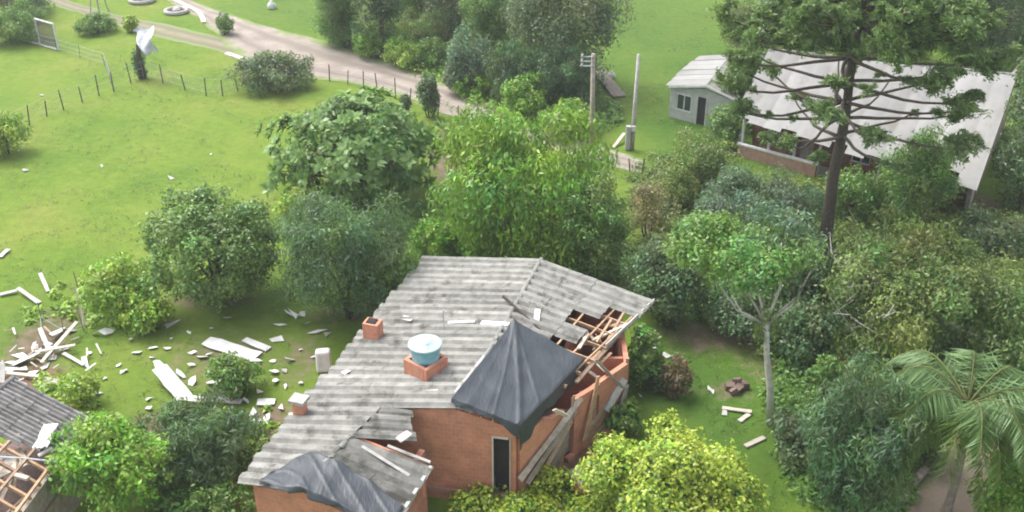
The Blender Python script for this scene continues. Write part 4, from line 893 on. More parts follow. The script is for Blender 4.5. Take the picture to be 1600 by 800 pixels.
for (u, v, s) in [(1022, 546, .3), (1110, 612, .3), (1000, 620, .3), (1130, 520, .3), (1131, 648, .3)]: shard('small pale scrap on the shaded ground right of the house', 'scraps right of the house', u, v, s, 'offwhite')
for k in range(26):
    u, v = 62 + R.gauss(0, 30), 556 + R.gauss(0, 17); a = R.uniform(0, 6.28); l = R.uniform(.3, .85); p = G(u, v); d = Vector((math.cos(a), math.sin(a), R.uniform(-.15, .35))) * l / 2
    slab('broken_board', 'short splintered board tangled in the debris heap behind the collapsed shed', 'board', R.choice(['offwhite', 'grey_wood', 'pale_plank', 'wood']), p - d + Vector((0, 0, .22)), p + d + Vector((0, 0, .22)), R.uniform(.05, .11), .025, group='splintered boards of the debris heap')
# rubble heap under the white trunked tree
for k, (u, v, s) in enumerate([(1140, 608, .4), (1152, 612, .45), (1163, 606, .4), (1152, 600, .35), (1146, 616, .3)]):
    p = G(u, v); mb = MB(); mb.box(p + Vector((0, 0, .13)), (s, s * .7, .3), rz=k * .9, tilt=(.2, .1 * k)); uv_box(tag(mb.build('brick_rubble', M['rubble'], None, p), 'reddish lump of rubble beside the white trunked tree', 'rubble', 'rubble by the white trunked tree'))
# ------------------------------------------------------------------ trees and shrubs
PL = [
 ('round_tree', 'dense round dark green tree with glossy leaves left of centre on the lawn', 'tree', (230, 428, 296, 470), .5, 'citrus', {}),
 ('feathery_tree', 'dark grey green feathery tree behind the upper left roof corner', 'tree', (438, 642, 300, 496), .6, 'feather', {}),
 ('shrub', 'bright green bush touching the upper left edge of the brick house', 'shrub', (550, 655, 372, 506), .1, 'bright', {}),
 ('shrub', 'yellow green shrub between the round tree and the large leaved tree', 'shrub', (430, 540, 278, 350), .2, 'lime', {}),
 ('broadleaf_tree', 'big bright green drooping tree behind the house ridge', 'tree', (674, 942, 168, 408), .3, 'droopy', dict(budget=1.15)),
 ('broadleaf_tree', 'darker green tree just right of the big drooping tree behind the house', 'tree', (878, 985, 278, 438), .3, 'mid', {}),
 ('shrub', 'low green bush between the house ridge and the bright bush', 'shrub', (640, 720, 340, 408), .0, 'bright', {}),
 ('shrub', 'light green shrub left of the round tree', 'shrub', (136, 242, 404, 500), .0, 'lime', {}),
 ('shrub', 'small light green bush right below the light shrub', 'shrub', (196, 266, 458, 520), .0, 'lime', {}),
 ('small_tree', 'bright green leafy tree in front of the collapsed shed', 'tree', (86, 250, 652, 812), .7, 'bright', {}),
 ('feathery_tree', 'dark spreading bush between the bright tree and the house wing', 'shrub', (190, 394, 614, 758), .2, 'feather', {}),
 ('shrub', 'green shrub at the bottom edge left of the house wing', 'shrub', (236, 390, 748, 836), .0, 'mid', {}),
 ('shrub', 'small round green shrub among the white debris', 'shrub', (322, 404, 552, 622), .0, 'mid', {}),
 ('tall_weeds', 'clump of tall light green weeds beside the collapsed shed', 'weeds', (86, 152, 580, 642), .0, 'lime', dict(budget=.8)),
 ('shrub', 'lime green bush at the left edge of the upper lawn', 'shrub', (-34, 40, 172, 242), .0, 'lime', {}),
 ('hedge_shrub', 'wide dark twiggy hedge bush beside the dirt road', 'shrub', (362, 486, 84, 140), .0, 'greyish', dict(deep=.8)),
 ('dark_tree', 'dark tree at the top edge right of the road bend', 'tree', (486, 572, -80, 62), .4, 'mid', {}),
 ('dark_tree', 'second dark tree at the top edge with a thick trunk', 'tree', (556, 632, -70, 74), .8, 'dark', dict(trunk=.3)),
 ('shrub', 'green bush at the foot of the two dark trees', 'shrub', (516, 568, 22, 74), .0, 'mid', {}),
 ('shrub', 'light green bush on the road bank below the dark trees', 'shrub', (590, 646, 44, 88), .0, 'mid', {}),
 ('broadleaf_tree', 'green tree at the top edge above the yellowish clump', 'tree', (610, 700, -70, 30), .4, 'mid', {}),
 ('yellowish_clump', 'yellowish green strappy clump on the bank above the road', 'shrub', (624, 704, 14, 66), .0, 'olive', {}),
 ('broadleaf_tree', 'mid green tree at the top edge left of the big grey green tree', 'tree', (720, 822, -60, 78), .3, 'mid', {}),
 ('broadleaf_tree', 'big grey green round tree at the top centre with pale twigs', 'tree', (792, 972, -80, 128), .5, 'greyish', dict(bark='pale_bark', limbs=14)),
 ('feathery_tree', 'leftmost feathery tree of the row above the road', 'tree', (696, 772, 52, 136), .2, 'blue', {}),
 ('feathery_tree', 'second feathery tree of the row above the road', 'tree', (756, 832, 62, 156), .2, 'feather', {}),
 ('feathery_tree', 'third feathery tree of the row above the road', 'tree', (812, 886, 70, 164), .2, 'feather', {}),
 ('feathery_tree', 'rightmost feathery tree of the row next to the grey utility pole', 'tree', (866, 932, 74, 170), .2, 'feather', {}),
 ('shrub', 'bright bush below the feathery row above the road', 'shrub', (784, 852, 118, 184), .0, 'bright', {}),
 ('shrub', 'lime bush at the foot of the grey utility pole', 'shrub', (842, 930, 156, 216), .0, 'bright', {}),
 ('shrub', 'green bush on the road bank right of the red soil', 'shrub', (650, 704, 60, 108), .0, 'mid', {}),
 ('shrub', 'pale green bush on the bank between the red soil and the feathery row', 'shrub', (690, 756, 84, 144), .0, 'greyish', {}),
 ('columnar_shrub', 'small dark upright shrub at the lower road edge by the fence', 'shrub', (652, 688, 118, 184), .0, 'dark', {}),
 ('columnar_shrub', 'tiny dark shrub in the fence line beside the upright one', 'shrub', (624, 644, 148, 176), .0, 'dark', {}),
 ('shrub', 'green bush left of the white goal frame at the top left corner', 'shrub', (-20, 62, 4, 66), .0, 'mid', {}),
 ('shrub', 'pale flecked bush in the top left corner', 'shrub', (-30, 70, -40, 26), .0, 'greyish', {}),
 ('shrub', 'small bush at the foot of the swing frame', 'shrub', (118, 178, 20, 52), .0, 'mid', {}),
 ('shrub', 'little yellow bush touching the bent metal sheet', 'shrub', (192, 216, 24, 50), .0, 'yellow', {}),
 ('topiary', 'clipped round topped bush on the verge beside the road', 'shrub', (337, 365, 22, 54), .0, 'mid', {}),
 ('shrub', 'dark green tree between the hut and the white roof', 'tree', (1130, 1216, 84, 196), .3, 'dark', {}),
 ('shrub', 'light bush above the hut at the lawn edge', 'shrub', (1128, 1214, 0, 92), .0, 'olive', {}),
 ('broadleaf_tree', 'green tree behind the white roof under the left of the araucaria crown', 'tree', (1186, 1310, -100, 84), .5, 'dark', {}),
 ('broadleaf_tree', 'green tree behind the white roof near the araucaria top', 'tree', (1290, 1420, -110, 78), .5, 'mid', {}),
 ('broadleaf_tree', 'tree behind the white roof to the right of the araucaria top', 'tree', (1390, 1490, -90, 92), .5, 'mid', {}),
 ('broadleaf_tree', 'bright green tree behind the right end of the white roof', 'tree', (1456, 1572, -80, 98), .5, 'bright', {}),
 ('broadleaf_tree', 'tree in the top right corner of the view', 'tree', (1540, 1650, -70, 84), .5, 'mid', {}),
 ('broadleaf_tree', 'dark tree at the right edge beside the white roof gable', 'tree', (1566, 1680, 60, 320), .5, 'dark', {}),
 ('shrub', 'dark bush right of the house roof corner', 'shrub', (984, 1108, 364, 506), .1, 'dark', {}),
 ('shrub', 'bush with pale flowers below the small hut', 'shrub', (1040, 1152, 208, 300), .0, 'olive', {}),
 ('shrub', 'low green bush between the flowered bush and the road end', 'shrub', (1020, 1090, 262, 330), .0, 'olive', {}),
 ('dry_shrub', 'sparse brownish shrub right of the road end', 'shrub', (978, 1056, 270, 372), .2, 'dry', {}),
 ('feathery_tree', 'blue green feathery tree in front of the brick veranda', 'tree', (1072, 1284, 276, 376), .4, 'blue', {}),
 ('shrub', 'light bush right of the araucaria trunk', 'shrub', (1290, 1376, 266, 352), .0, 'mid', {}),
 ('broadleaf_tree', 'mid green tree in front of the white roof right of the araucaria trunk', 'tree', (1366, 1494, 208, 360), .3, 'mid', {}),
 ('shrub', 'small green bush on the veranda of the white roofed house', 'shrub', (1232, 1268, 200, 244), .0, 'mid', {}),
 ('shrub', 'dark low bush left of the veranda stairs', 'shrub', (1104, 1168, 168, 232), .0, 'mid', {}),
 ('shrub', 'pale bush at the right edge below the white roofed house', 'shrub', (1488, 1610, 330, 410), .0, 'greyish', {}),
 ('spreading_tree', 'wide light olive tree with pale twigs on the right', 'tree', (1264, 1612, 332, 566), 1.0, 'olive', dict(bark='pale_bark', limbs=26, budget=1.0)),
 ('shrub', 'dark understory bush behind the white trunked tree', 'shrub', (1096, 1270, 424, 530), .0, 'dark', {}),
 ('shrub', 'dark bush below the araucaria trunk', 'shrub', (1230, 1320, 372, 500), .0, 'dark', {}),
 ('shrub', 'large dense dark green bush at the lower right', 'shrub', (1262, 1430, 574, 815), .2, 'feather', {}),
 ('shrub', 'leafy bush left of the dense one in the lower right', 'shrub', (1206, 1300, 640, 735), .0, 'greyish', dict(budget=.6)),
 ('shrub', 'bright bush in the bottom right corner', 'shrub', (1534, 1660, 706, 840), .0, 'bright', {}),
 ('shrub', 'dark green bush behind the left fronds of the palm', 'shrub', (1370, 1480, 590, 720), .0, 'dark', {}),
 ('yellow_shrub', 'big bright yellow green rounded shrub at the bottom centre right', 'shrub', (916, 1174, 652, 872), .1, 'yellow', dict(budget=1.3)),
 ('yellow_shrub', 'lower yellow green hedge in front of the brick house door', 'shrub', (704, 936, 750, 872), .1, 'yellow', {}),
 ('shrub', 'small dark green bush by the far porch corner of the brick house', 'shrub', (980, 1034, 506, 606), .0, 'mid', {}),
 ('shrub', 'small green bush at the foot of the porch boards', 'shrub', (940, 1004, 624, 684), .0, 'mid', {}),
 ('reddish_shrub', 'small reddish shrub on the grass right of the house', 'shrub', (1032, 1084, 556, 622), .0, 'redleaf', {}),
 ('shrub', 'low bush on the grass between the house and the reddish shrub', 'shrub', (1002, 1046, 566, 612), .0, 'dark', {}),
 ('shrub', 'round bush right of the white trunked tree with a thin stem', 'shrub', (1262, 1318, 556, 618), .8, 'mid', {}),
 ('broadleaf_tree', 'broad green tree at the top edge behind the yellowish clump', 'tree', (660, 760, -60, 50), .3, 'greyish', {}),
 ('broadleaf_tree', 'dense tree behind the dark gable at the right edge', 'tree', (1500, 1600, -60, 110), .3, 'dark', {}),
 ('shrub', 'green bush filling the gap left of the olive tree', 'shrub', (1215, 1310, 470, 580), .0, 'dark', {}),
 ('shrub', 'olive bush under the left side of the wide olive tree', 'shrub', (1290, 1420, 500, 610), .0, 'olive', {}),
 ('shrub', 'green bush at the right edge above the palm', 'shrub', (1500, 1630, 470, 600), .0, 'mid', {}),
 ('shrub', 'low leafy bush behind the roof ridge of the brick house', 'shrub', (720, 830, 360, 412), .0, 'bright', {}),
 ('shrub', 'light bush at the upper road edge below the dark trees', 'shrub', (596, 662, 60, 106), .0, 'lime', {}),
 ('shrub', 'bright low bush on the bank below the feathery row', 'shrub', (704, 770, 106, 150), .0, 'bright', {}),
 ('shrub', 'light rounded bush behind the feathery row', 'shrub', (736, 812, 22, 84), .0, 'bright', {}),
 ('shrub', 'pale scrub bush at the foot of the thick trunked dark tree', 'shrub', (552, 606, 46, 90), .0, 'bright', {}),
 ('shrub', 'bush at the left edge of the house wing below the roof corner', 'shrub', (365, 402, 690, 745), .0, 'mid', {}),
]
for i, (nm, lb, ct, bx, cl, ty, kw) in enumerate(PL): plant(nm, lb, ct, bx, cl, ty, seed=i, **kw)

# ---- pale bare twigs standing out of the wide olive tree
for o_ in [q for q in bpy.data.objects if q.name.startswith('spreading_tree')]:
    rs = np.random.default_rng(88); cz_ = W(1435, 450, 4.0); cen = Vector((o_.location.x, o_.location.y, 1.5)); mb = MB()
    for k in range(15):
        e = W(rs.uniform(1275, 1440), rs.uniform(338, 500), 0); zt = rs.uniform(3.0, 5.4); e = W(800 + (e.x / (e.y * CP + CH * SP)) * FPX, rs.uniform(340, 500), zt)
        m_ = lerp(cen, e, .55) + Vector(rs.normal(size=3) * .3); mb.tube([cen, m_, lerp(m_, e, .5) + Vector(rs.normal(size=3) * .15), e], [.06, .036, .024, .012], 5)
        for q in range(3):
            b0 = lerp(m_, e, rs.uniform(.3, .9)); mb.tube([b0, b0 + Vector(rs.normal(size=3) * .35 + np.array([0, 0, .15])), b0 + Vector(rs.normal(size=3) * .55 + np.array([0, 0, .35]))], [.022, .016, .010], 4)
    mb.build('bare_twigs', M['pale_bark'], o_)
# ---- large leaved tree: rosettes of big leaves, each rosette a part of the crown
def rosette_mesh(name, rs, nl, L, Wd, a, b):
    pos, nr, tn, ln, wd, col = [], [], [], [], [], []
    for k in range(nl):
        az = 6.283 * k / nl * 1.618 * 3; el = rs.uniform(-.15, .65); d = np.array([math.cos(az) * math.cos(el), math.sin(az) * math.cos(el), math.sin(el)])
        l = L * rs.uniform(.7, 1.15); pos.append(d * l * .52); up = np.array([0, 0, 1.0]); nrm = up - d * d.dot(up); nrm = nrm / np.linalg.norm(nrm) + rs.normal(size=3) * .15
        nr.append(nrm / np.linalg.norm(nrm)); tn.append(d); ln.append(l); wd.append(Wd * rs.uniform(.8, 1.2)); t = rs.uniform(); col.append((np.array(a) * (1 - t) + np.array(b) * t))
    return leaf_obj(name, np.array(pos), np.array(nr), np.array(tn), np.array(ln), np.array(wd), np.array(col), fold=.08)
rs = np.random.default_rng(77); Tc = W(557, 232, 2.9); sc_ = FPX / (Tc.y * CP + (CH - Tc.z) * SP); rx = 140 / sc_; rzz = 3.0
Tb = Vector((Tc.x, Tc.y, g(Tc.x, Tc.y))); big = thing('large_leaf_tree', Tb, 'wide tree with large rosettes of pale veined leaves in the centre left', 'tree')
protos = [rosette_mesh('leaf_cluster', rs, 20, .58, .25, a, b) for a, b in (((.12, .25, .05), (.24, .40, .10)), ((.15, .29, .06), (.29, .46, .15)), ((.10, .21, .045), (.20, .34, .08)), ((.19, .34, .085), (.34, .49, .19)))]
mb = MB(); top = Tb + Vector((0, 0, 1.0)); limb(mb, Tb - Vector((0, 0, .1)), top, .26, .2, rs, .03)
used = [False] * 4; hp = []
for k in range(290):
    d = norm(rs.normal(size=3)); 
    if d[2] < -.80 or (d[2] < -.2 and d[1] > .2): d[2] = -d[2]
    lump = 1 + .12 * math.sin(d[0] * 6 + 1) + .12 * math.sin(d[1] * 7 + d[2] * 4); r = rs.uniform(.82, 1.0) if k < 230 else rs.uniform(.5, .8)
    p = Tc + Vector((d[0] * rx * .95 * r * lump, d[1] * rx * .9 * r * lump, d[2] * rzz * .95 * r * lump)); q = int(rs.integers(4))
    o = protos[q] if not used[q] else bpy.data.objects.new('leaf_cluster', protos[q].data)
    if used[q]: COL.objects.link(o)
    used[q] = True; o.parent = big; o.location = p - Tb; s = rs.uniform(.75, 1.2); o.scale = (s, s, s)
    tilt = Vector((d[0], d[1] - .25, d[2] * .8 + .55)).normalized(); o.rotation_mode = 'QUATERNION'
    from mathutils import Quaternion
    o.rotation_quaternion = tilt.to_track_quat('Z', 'Y') @ Quaternion((0, 0, 1), rs.uniform(0, 6.28))
    if k % 6 == 0: hp.append(p)
for p in hp: limb(mb, top, p, .09, .02, rs, .08)
mb.build('trunk', M['bark'], big, smooth=True)
inner = dict(TY['citrus'], L=.34, W=.2, cov=1.6, ts=.1, a=(.05, .105, .022), b=(.085, .155, .038)); make_crown(big, tuple(Tc), (rx * .88, rx * .84, rzz * .9), inner, rs, 1.0, name='inner_foliage')

# ---- araucaria: whorls of long limbs with dark needle tufts at their ends
rs = np.random.default_rng(21); Ab = G(1283, 404); ar = thing('araucaria_tree', Ab, 'tall araucaria pine with candelabra limbs in front of the white roof', 'tree'); HT = 17.6
def tuft_mesh(rs, R, n):
    ns = 11; D = norm(rs.normal(size=(ns, 3)) * np.array([1, 1, .75]) + np.array([0, 0, .35])); Ls = R * rs.uniform(.6, 1.15, ns); si = rs.integers(0, ns, n); t = rs.uniform(.15, 1, n)
    pos = D[si] * (Ls[si] * t)[:, None] + rs.normal(size=(n, 3)) * .07 * R / .5 - np.array([0, 0, .18]) * (t ** 2)[:, None]; d = norm(D[si] * .8 + rs.normal(size=(n, 3)) * .8)
    k = rs.uniform(size=(ns, 1))[si]; col = np.array((.090, .165, .055)) * (1 - k) + np.array((.215, .325, .105)) * k
    return leaf_obj('needle_tuft', pos, norm(np.cross(d, rs.normal(size=(n, 3)))), d, rs.uniform(.14, .30, n), rs.uniform(.05, .085, n), col * rs.uniform(.65, 1.35, (n, 1)))
tp = [tuft_mesh(rs, r_, int(n_)) for r_, n_ in ((.55, 700), (.66, 850), (.48, 560), (.60, 640), (.74, 800), (.42, 420))]; tu = [False] * 6
part('trunk', M['bark'], lambda m: m.tube([Ab + Vector((.06 * math.sin(z), .0, z)) for z in np.linspace(-.2, HT, 12)], [lerp(.36, .08, t) for t in np.linspace(0, 1, 12)], 10), ar, True)
def tuft(parent, wp, s):
    q = int(rs.integers(6)); o = tp[q] if not tu[q] else bpy.data.objects.new('needle_tuft', tp[q].data)
    if tu[q]: COL.objects.link(o)
    tu[q] = True; o.parent = parent; o.location = Vector(wp) - wloc(parent); o.scale = (s * rs.uniform(.8, 1.3), s * rs.uniform(.8, 1.3), s * rs.uniform(.7, 1.05)); o.rotation_euler = (rs.normal() * .3, rs.normal() * .3, rs.uniform(0, 6.28))
for (z, nb, ln, nt_f, ph) in [(7.0, 4, 5.0, 1, .4), (7.9, 6, 6.4, 2, 0), (8.8, 6, 6.6, 2, .5), (9.8, 6, 6.6, 3, .2), (11.0, 7, 6.4, 4, .7), (12.4, 9, 6.2, 6, .1), (13.3, 9, 5.8, 6, .4), (14.1, 9, 5.3, 7, 0), (14.9, 8, 4.6, 7, .3), (15.8, 8, 3.6, 6, .2), (16.6, 6, 2.4, 4, 0), (17.3, 5, 1.2, 3, .5)]:
    for k in range(nb):
        a = 6.283 * k / nb + ph + rs.normal() * .12; l = ln * rs.uniform(.82, 1.08); d = Vector((math.cos(a), math.sin(a), 0)); p0 = Ab + Vector((0, 0, z))
        pts = [p0 + d * l * t + Vector((0, 0, (-.28 + .2 * math.sin(k * 2.7 + z)) * math.sin(t * 2.6) * (l / 6) + .7 * t ** 4 * (l / 6))) + Vector((-d.y, d.x, 0)) * (.28 * math.sin(t * 4 + k) + .06 * math.sin(t * 15 + k * 2)) for t in np.linspace(0, 1, 8)]
        br = part('branch', M['bark'], lambda m: m.tube(pts, [lerp(.095, .035, t) for t in np.linspace(0, 1, 8)], 6), ar, True)
        lo = .88 if z < 9 else (.78 if z < 11.5 else .45)
        for j in range(nt_f):
            t = lerp(lo, 1.0, (j + .5) / nt_f); i = min(6, int(t * 7)); p = lerp(pts[i], pts[i + 1], t * 7 - i); side = Vector((-d.y, d.x, 0)) * rs.normal() * .55 * (t if z > 9 else .7)
            tuft(br, p + side + Vector((0, 0, .12 + rs.uniform(-.1, .3))), rs.uniform(.75, 1.25))
        if z < 12 and rs.uniform() < .5:
            i = int(rs.integers(3, 6)); tuft(br, pts[i] + Vector((0, 0, .08)), rs.uniform(.35, .6))

# ---- pale trunked tree, limbs bare below and an umbrella crown above
rs = np.random.default_rng(31); Tb = G(1204, 664); pt = thing('pale_trunk_tree', Tb, 'slender tree with whitish bare trunk and forked limbs right of the house', 'tree')
fork = W(1197, 508, 0); fz = 3.6
for _ in range(30): fork = W(1197, 506, fz); fz += (fork.y - Tb.y) * .4
cz = fz + 2.6; Cc = W(1168, 398, cz)
for _ in range(40):
    Cc = W(1168, 398, cz); cz += (Cc.y - Tb.y - .3) * .3
mb = MB(); mb.tube([Tb - Vector((0, 0, .2)), lerp(Tb, fork, .35) + Vector((.05, 0, 0)), lerp(Tb, fork, .7) - Vector((.03, 0, 0)), fork], [.17, .14, .12, .13], 8)
mb.build('trunk', M['pale_bark'], pt, smooth=True)
sc_ = FPX / (Cc.y * CP + (CH - Cc.z) * SP)
for (du, dv, top_r) in [(-86, -92, .03), (-40, -112, .03), (-18, -150, .035), (4, -168, .035), (20, -150, .035), (62, -100, .025), (84, -132, .02), (-60, -60, .02)]:
    e = W(1197 + du, 506 + dv, fork.z + (-dv) / sc_ * .95); e.y = Tb.y + rs.normal() * .6
    mid = lerp(fork, e, .45) + Vector((.25 * np.sign(du), 0, -.25 if abs(du) > 40 else 0)); part('limb', M['pale_bark'], lambda m: m.tube([fork - Vector((0, 0, .1)), lerp(fork, mid, .5), mid, lerp(mid, e, .6), e], [.06, .05, .042, .034, top_r * .8], 6), pt, True)
make_crown(pt, tuple(Cc + Vector((-.6, 0, -.05))), (2.7, 2.4, 1.25), dict(TY['mid'], L=.22, nc=26, cr=(.2, .34), cov=1.7, a=(.065, .135, .03), b=(.10, .19, .04)), rs, .9)
make_crown(pt, tuple(Cc + Vector((1.3, .2, .3))), (1.5, 1.5, 1.5), dict(TY['blue'], nc=20, cr=(.2, .34), cov=1.2), rs, .7, name='side_crown')
make_crown(pt, tuple(fork + Vector((-.1, 0, -.3))), (.55, .5, 1.1), dict(TY['olive'], nc=12), rs, .4, name='epiphytes')

# ---- palm
rs = np.random.default_rng(41); Pb = G(1478, 800); ph = 4.2
crown_p = W(1512, 632, ph)
for _ in range(60): crown_p = W(1512, 632, ph); ph += (crown_p.y - Pb.y) * .3
palm = thing('palm_tree', Pb, 'feathery palm with arching green fronds at the right', 'palm tree')
part('trunk', M['grey_wood'], lambda m: m.tube([lerp(Pb - Vector((0, 0, .2)), crown_p, t) + Vector((.15 * math.sin(t * 3), 0, 0)) for t in np.linspace(0, 1, 10)], [.20, .17, .15, .15, .14, .14, .14, .14, .15, .16], 9), palm, True)
def frond(az, L, rise, fall, tint):
    d = Vector((math.cos(az), math.sin(az), 0)); pts = []
    for t in np.linspace(0, 1, 14): pts.append(crown_p + d * (L * (t - .16 * t * t * t)) + Vector((0, 0, rise * math.sin(min(1, t * 1.6) * 1.57) - fall * t ** 2.2)))
    fr = part('frond', M['olive_stem'], lambda m: m.tube(pts, [lerp(.035, .008, t) for t in np.linspace(0, 1, 14)], 5), palm, True)
    pos, nr, tn, ln, col = [], [], [], [], []
    side = Vector((-d.y, d.x, 0))
    for k in range(120):
        t = .10 + .90 * k / 120; i = min(12, int(t * 13)); p = lerp(pts[i], pts[i + 1], t * 13 - i); tang = (pts[i + 1] - pts[i]).normalized(); l = 1.12 * math.sin(min(1, .25 + t * 1.1) * math.pi * .86) + .22
        for s in (-1, 1):
            dr = (side * s * .75 + tang * .45 + Vector((0, 0, -.75 + rs.normal() * .35))).normalized(); l2 = l * rs.uniform(.8, 1.1)
            pos.append(p + dr * l2 * .5); tn.append(dr); nr.append((Vector((0, 0, 1)) + side * s * .5 - tang * .2 + Vector(rs.normal(size=3)) * .2).normalized()); ln.append(l2); col.append(np.array(tint) * rs.uniform(.7, 1.25))
    nr = np.array(nr); tn = np.array(tn); nr = norm(nr - tn * np.sum(nr * tn, -1, keepdims=True))
    leaf_obj('leaflets', np.array(pos), nr, tn, np.array(ln), np.full(len(ln), .055), np.array(col), fr, fold=.0)
M['olive_stem'] = simple('olive_stem', (.12, .14, .04), (.20, .22, .07), scale=5)
for k in range(25):
    az = 6.283 * k / 25 + rs.normal() * .1; up = k % 3
    frond(az, rs.uniform(3.0, 3.9), (.5, .95, 1.5)[up], (2.4, 2.0, 1.4)[up] * rs.uniform(.9, 1.1), [(.16, .25, .06), (.19, .29, .07), (.14, .24, .08)][k % 3])
part('old_leaf_bases', M['raw_wood'], lambda m: [m.tube([crown_p + Vector((0, 0, -.2)), crown_p + Vector((.35 * math.cos(a), .35 * math.sin(a), -.6)), crown_p + Vector((.5 * math.cos(a), .5 * math.sin(a), -1.2))], [.06, .05, .02], 5) for a in np.linspace(0, 6, 9)], palm)

# ---- undergrowth: low leafy cover nobody could count
def undergrowth(label, areas, n, h, ty, seed):
    rs = np.random.default_rng(seed); T = TY[ty]; P = []; S = []
    wsum = [a[2] * a[3] for a in areas]; tot = sum(wsum)
    for (u, v, ru, rv), w_ in zip(areas, wsum):
        for _ in range(max(3, int(n * w_ / tot))):
            r = math.sqrt(rs.uniform()); t = rs.uniform(0, 6.283); p = G(u + ru * r * math.cos(t), v + rv * r * math.sin(t)); P.append(p)
    pos, nr, tn, ln, wd, col = [], [], [], [], [], []
    for p in P:
        hh = h * rs.uniform(.35, 1.2); rr_ = hh * rs.uniform(.7, 1.3); k = 46; d = norm(rs.normal(size=(k, 3))); d[:, 2] = np.abs(d[:, 2])
        q = np.array(p) + d * np.array([rr_, rr_, hh]) * (rs.uniform(0, 1, (k, 1)) ** .4); pos.append(q); nr.append(norm(d * .6 + np.array([0, 0, .6]) + rs.normal(size=(k, 3)) * .5)); tn.append(rs.normal(size=(k, 3)))
        s_ = rs.uniform(.7, 1.3, k); ln.append(T['L'] * s_); wd.append(T['W'] * s_); kk = rs.uniform(); c = np.array(T['a']) * (1 - kk) + np.array(T['b']) * kk; col.append(2.05 * c * rs.uniform(.7, 1.3, (k, 1)))
    tag(leaf_obj('undergrowth', np.concatenate(pos), np.concatenate(nr), np.concatenate(tn), np.concatenate(ln), np.concatenate(wd), np.concatenate(col), fold=.06), label, 'undergrowth', kind='stuff')
undergrowth('tangled low growth on the bank above the dirt road', [(680, 60, 50, 35), (770, 105, 60, 45), (860, 145, 70, 40), (600, 45, 40, 25), (720, 20, 90, 40), (930, 185, 40, 25)], 600, .8, 'mid', 1)
undergrowth('light green scrub between the road bank and the utility pole', [(690, 100, 50, 25), (790, 140, 70, 35), (870, 185, 60, 22), (640, 60, 50, 30), (900, 205, 30, 12), (760, 60, 60, 40)], 520, .75, 'bright', 7)
undergrowth('weedy growth around the trees right of the road end', [(1050, 300, 70, 60), (1150, 330, 120, 50), (1320, 330, 100, 50), (1440, 330, 80, 40), (1540, 380, 80, 50), (1000, 420, 40, 50), (1350, 420, 120, 60)], 1100, .75, 'olive', 2)
undergrowth('dark low growth below the trees on the right', [(1290, 540, 90, 70), (1330, 620, 120, 90), (1450, 560, 110, 90), (1560, 560, 60, 90), (1260, 700, 40, 70), (1340, 770, 80, 40), (1130, 470, 110, 30)], 1300, .7, 'mid', 3)
undergrowth('low growth under the trees behind the house', [(600, 350, 90, 30), (700, 360, 60, 60), (840, 390, 130, 40), (960, 420, 60, 40)], 450, .55, 'mid', 4)
undergrowth('dense growth behind the white roofed house', [(1250, 20, 80, 60), (1400, 20, 140, 60), (1560, 40, 80, 60), (1590, 200, 30, 130), (1180, 40, 40, 60)], 700, 1.5, 'mid', 5)
undergrowth('weeds at the lower left beside the bushes', [(120, 470, 40, 30), (100, 620, 50, 40), (330, 690, 70, 40), (420, 690, 30, 50), (190, 505, 50, 20), (50, 495, 30, 12)], 150, .4, 'lime', 6)
# ---- flowers on the bush below the hut, low weeds and short grass
def scatter_tufts(name, n, poly_px, L, a, b, rs, hang=.15, wl=.022):
    us = rs.uniform(poly_px[0], poly_px[1], n); vs = poly_px[2] + (poly_px[3] - poly_px[2]) * rs.uniform(0, 1, n)
    P = np.array([tuple(G(u, v)) for u, v in zip(us, vs)]); return P
rs = np.random.default_rng(51); pos = []; 
n = 8000
X = rs.uniform(-34, 34, n * 3); Y = rs.uniform(27, 95, n * 3)
keep = (np.abs(X) < Y * .52 + 2); X, Y = X[keep], Y[keep]
def blocked(x, y):
    if field(SOIL, np.array([x]), np.array([y]))[0] > .55: return True
    return False
S = field(SOIL, X, Y); cl = np.array([mnoise.noise(Vector((x * .35, y * .35, 3.1))) for x, y in zip(X, Y)])
du = np.stack([X, Y, np.full_like(X, -CH)], -1); dpt = Y * CP + CH * SP; U = 800 + FPX * X / dpt; Vv = 400 - FPX * (Y * SP - CH * CP) / dpt
road = ((Vv > -30 + (U - 240) * .31 - 12) & (Vv < 40 + (U - 240) * .31 + 30) & (U > 180) & (U < 1040)) | ((U < 420) & (Vv < 20 + U * .24) & (Vv > -25 + U * .2))
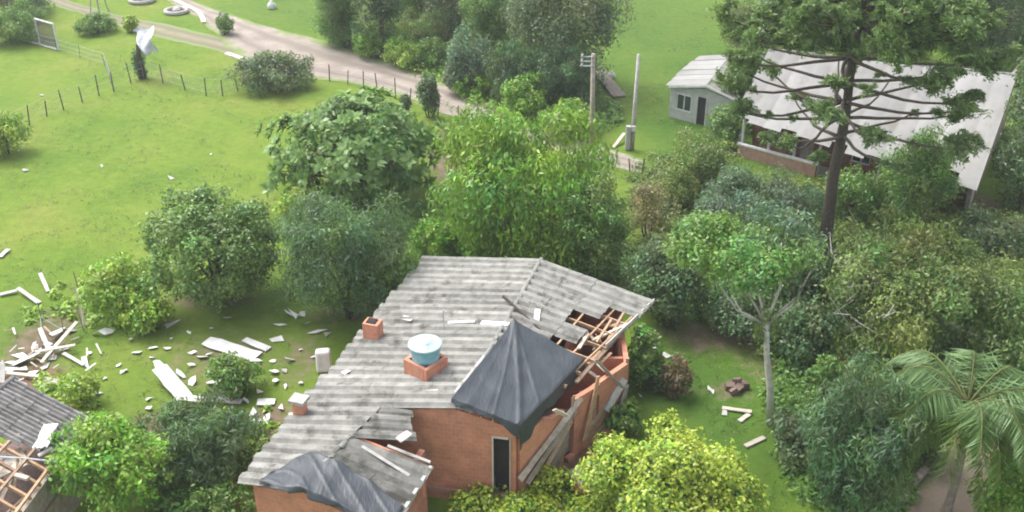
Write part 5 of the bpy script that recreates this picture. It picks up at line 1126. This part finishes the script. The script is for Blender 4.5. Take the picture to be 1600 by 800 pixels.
inh = (X > -9.6) & (X < 6.5) & (Y > 24) & (Y < 44)
path = (U > 1380) & (Vv > 640)
ok = (~road) & (S < .45) & (~inh) & (~path) & (cl > -.05 + rs.normal(size=len(X)) * .15)
X, Y = X[ok], Y[ok]; m_ = 5
Xr = np.repeat(X, m_) + rs.normal(size=len(X) * m_) * .10; Yr = np.repeat(Y, m_) + rs.normal(size=len(X) * m_) * .10
Z = np.array([g(x, y) for x, y in zip(X, Y)]); Zr = np.repeat(Z, m_); k = len(Xr)
tn = norm(np.stack([rs.normal(size=k), rs.normal(size=k), np.full(k, .45)], -1)); ln = rs.uniform(.06, .15, k) * np.repeat(rs.uniform(.6, 1.3, len(X)), m_)
pos = np.stack([Xr, Yr, Zr + .015], -1) + tn * ln[:, None] * .45; nr = np.tile(np.array([0, 0, 1.0]), (k, 1)) + rs.normal(size=(k, 3)) * .25; nr = norm(nr - tn * np.sum(nr * tn, -1, keepdims=True)); dp = np.repeat(field(DEEP, X, Y), m_)[:, None]
col = (np.array((.175, .245, .05)) * (1 - dp) + np.array((.10, .19, .035)) * dp) * rs.uniform(.62, .95, (k, 1))
tag(leaf_obj('grass', pos, nr, tn, ln, np.full(k, .05), col), 'short uneven grass covering the lawns', 'grass', kind='stuff')
print('TREES', TREES); print('TRIS', sum(len(o.data.polygons) * 2 for o in bpy.data.objects if o.type == 'MESH'))
# ------------------------------------------------------------------ thin haze box, added to lift the blacks and soften contrast
hz = MB(); hz.box((0, 55, 12.4), (260, 200, 33.2)); hm = bpy.data.materials.new('damp_air'); hm.use_nodes = True
hn = hm.node_tree; hn.nodes.clear(); ho_ = hn.nodes.new('ShaderNodeOutputMaterial'); pv = hn.nodes.new('ShaderNodeVolumePrincipled')
pv.inputs['Color'].default_value = (.92, .95, .97, 1); pv.inputs['Density'].default_value = .0005; pv.inputs['Anisotropy'].default_value = .2
hn.links.new(pv.outputs[0], ho_.inputs['Volume']); tag(hz.build('haze', hm, None), 'thin haze volume added to lift the dark tones', 'haze', kind='stuff')
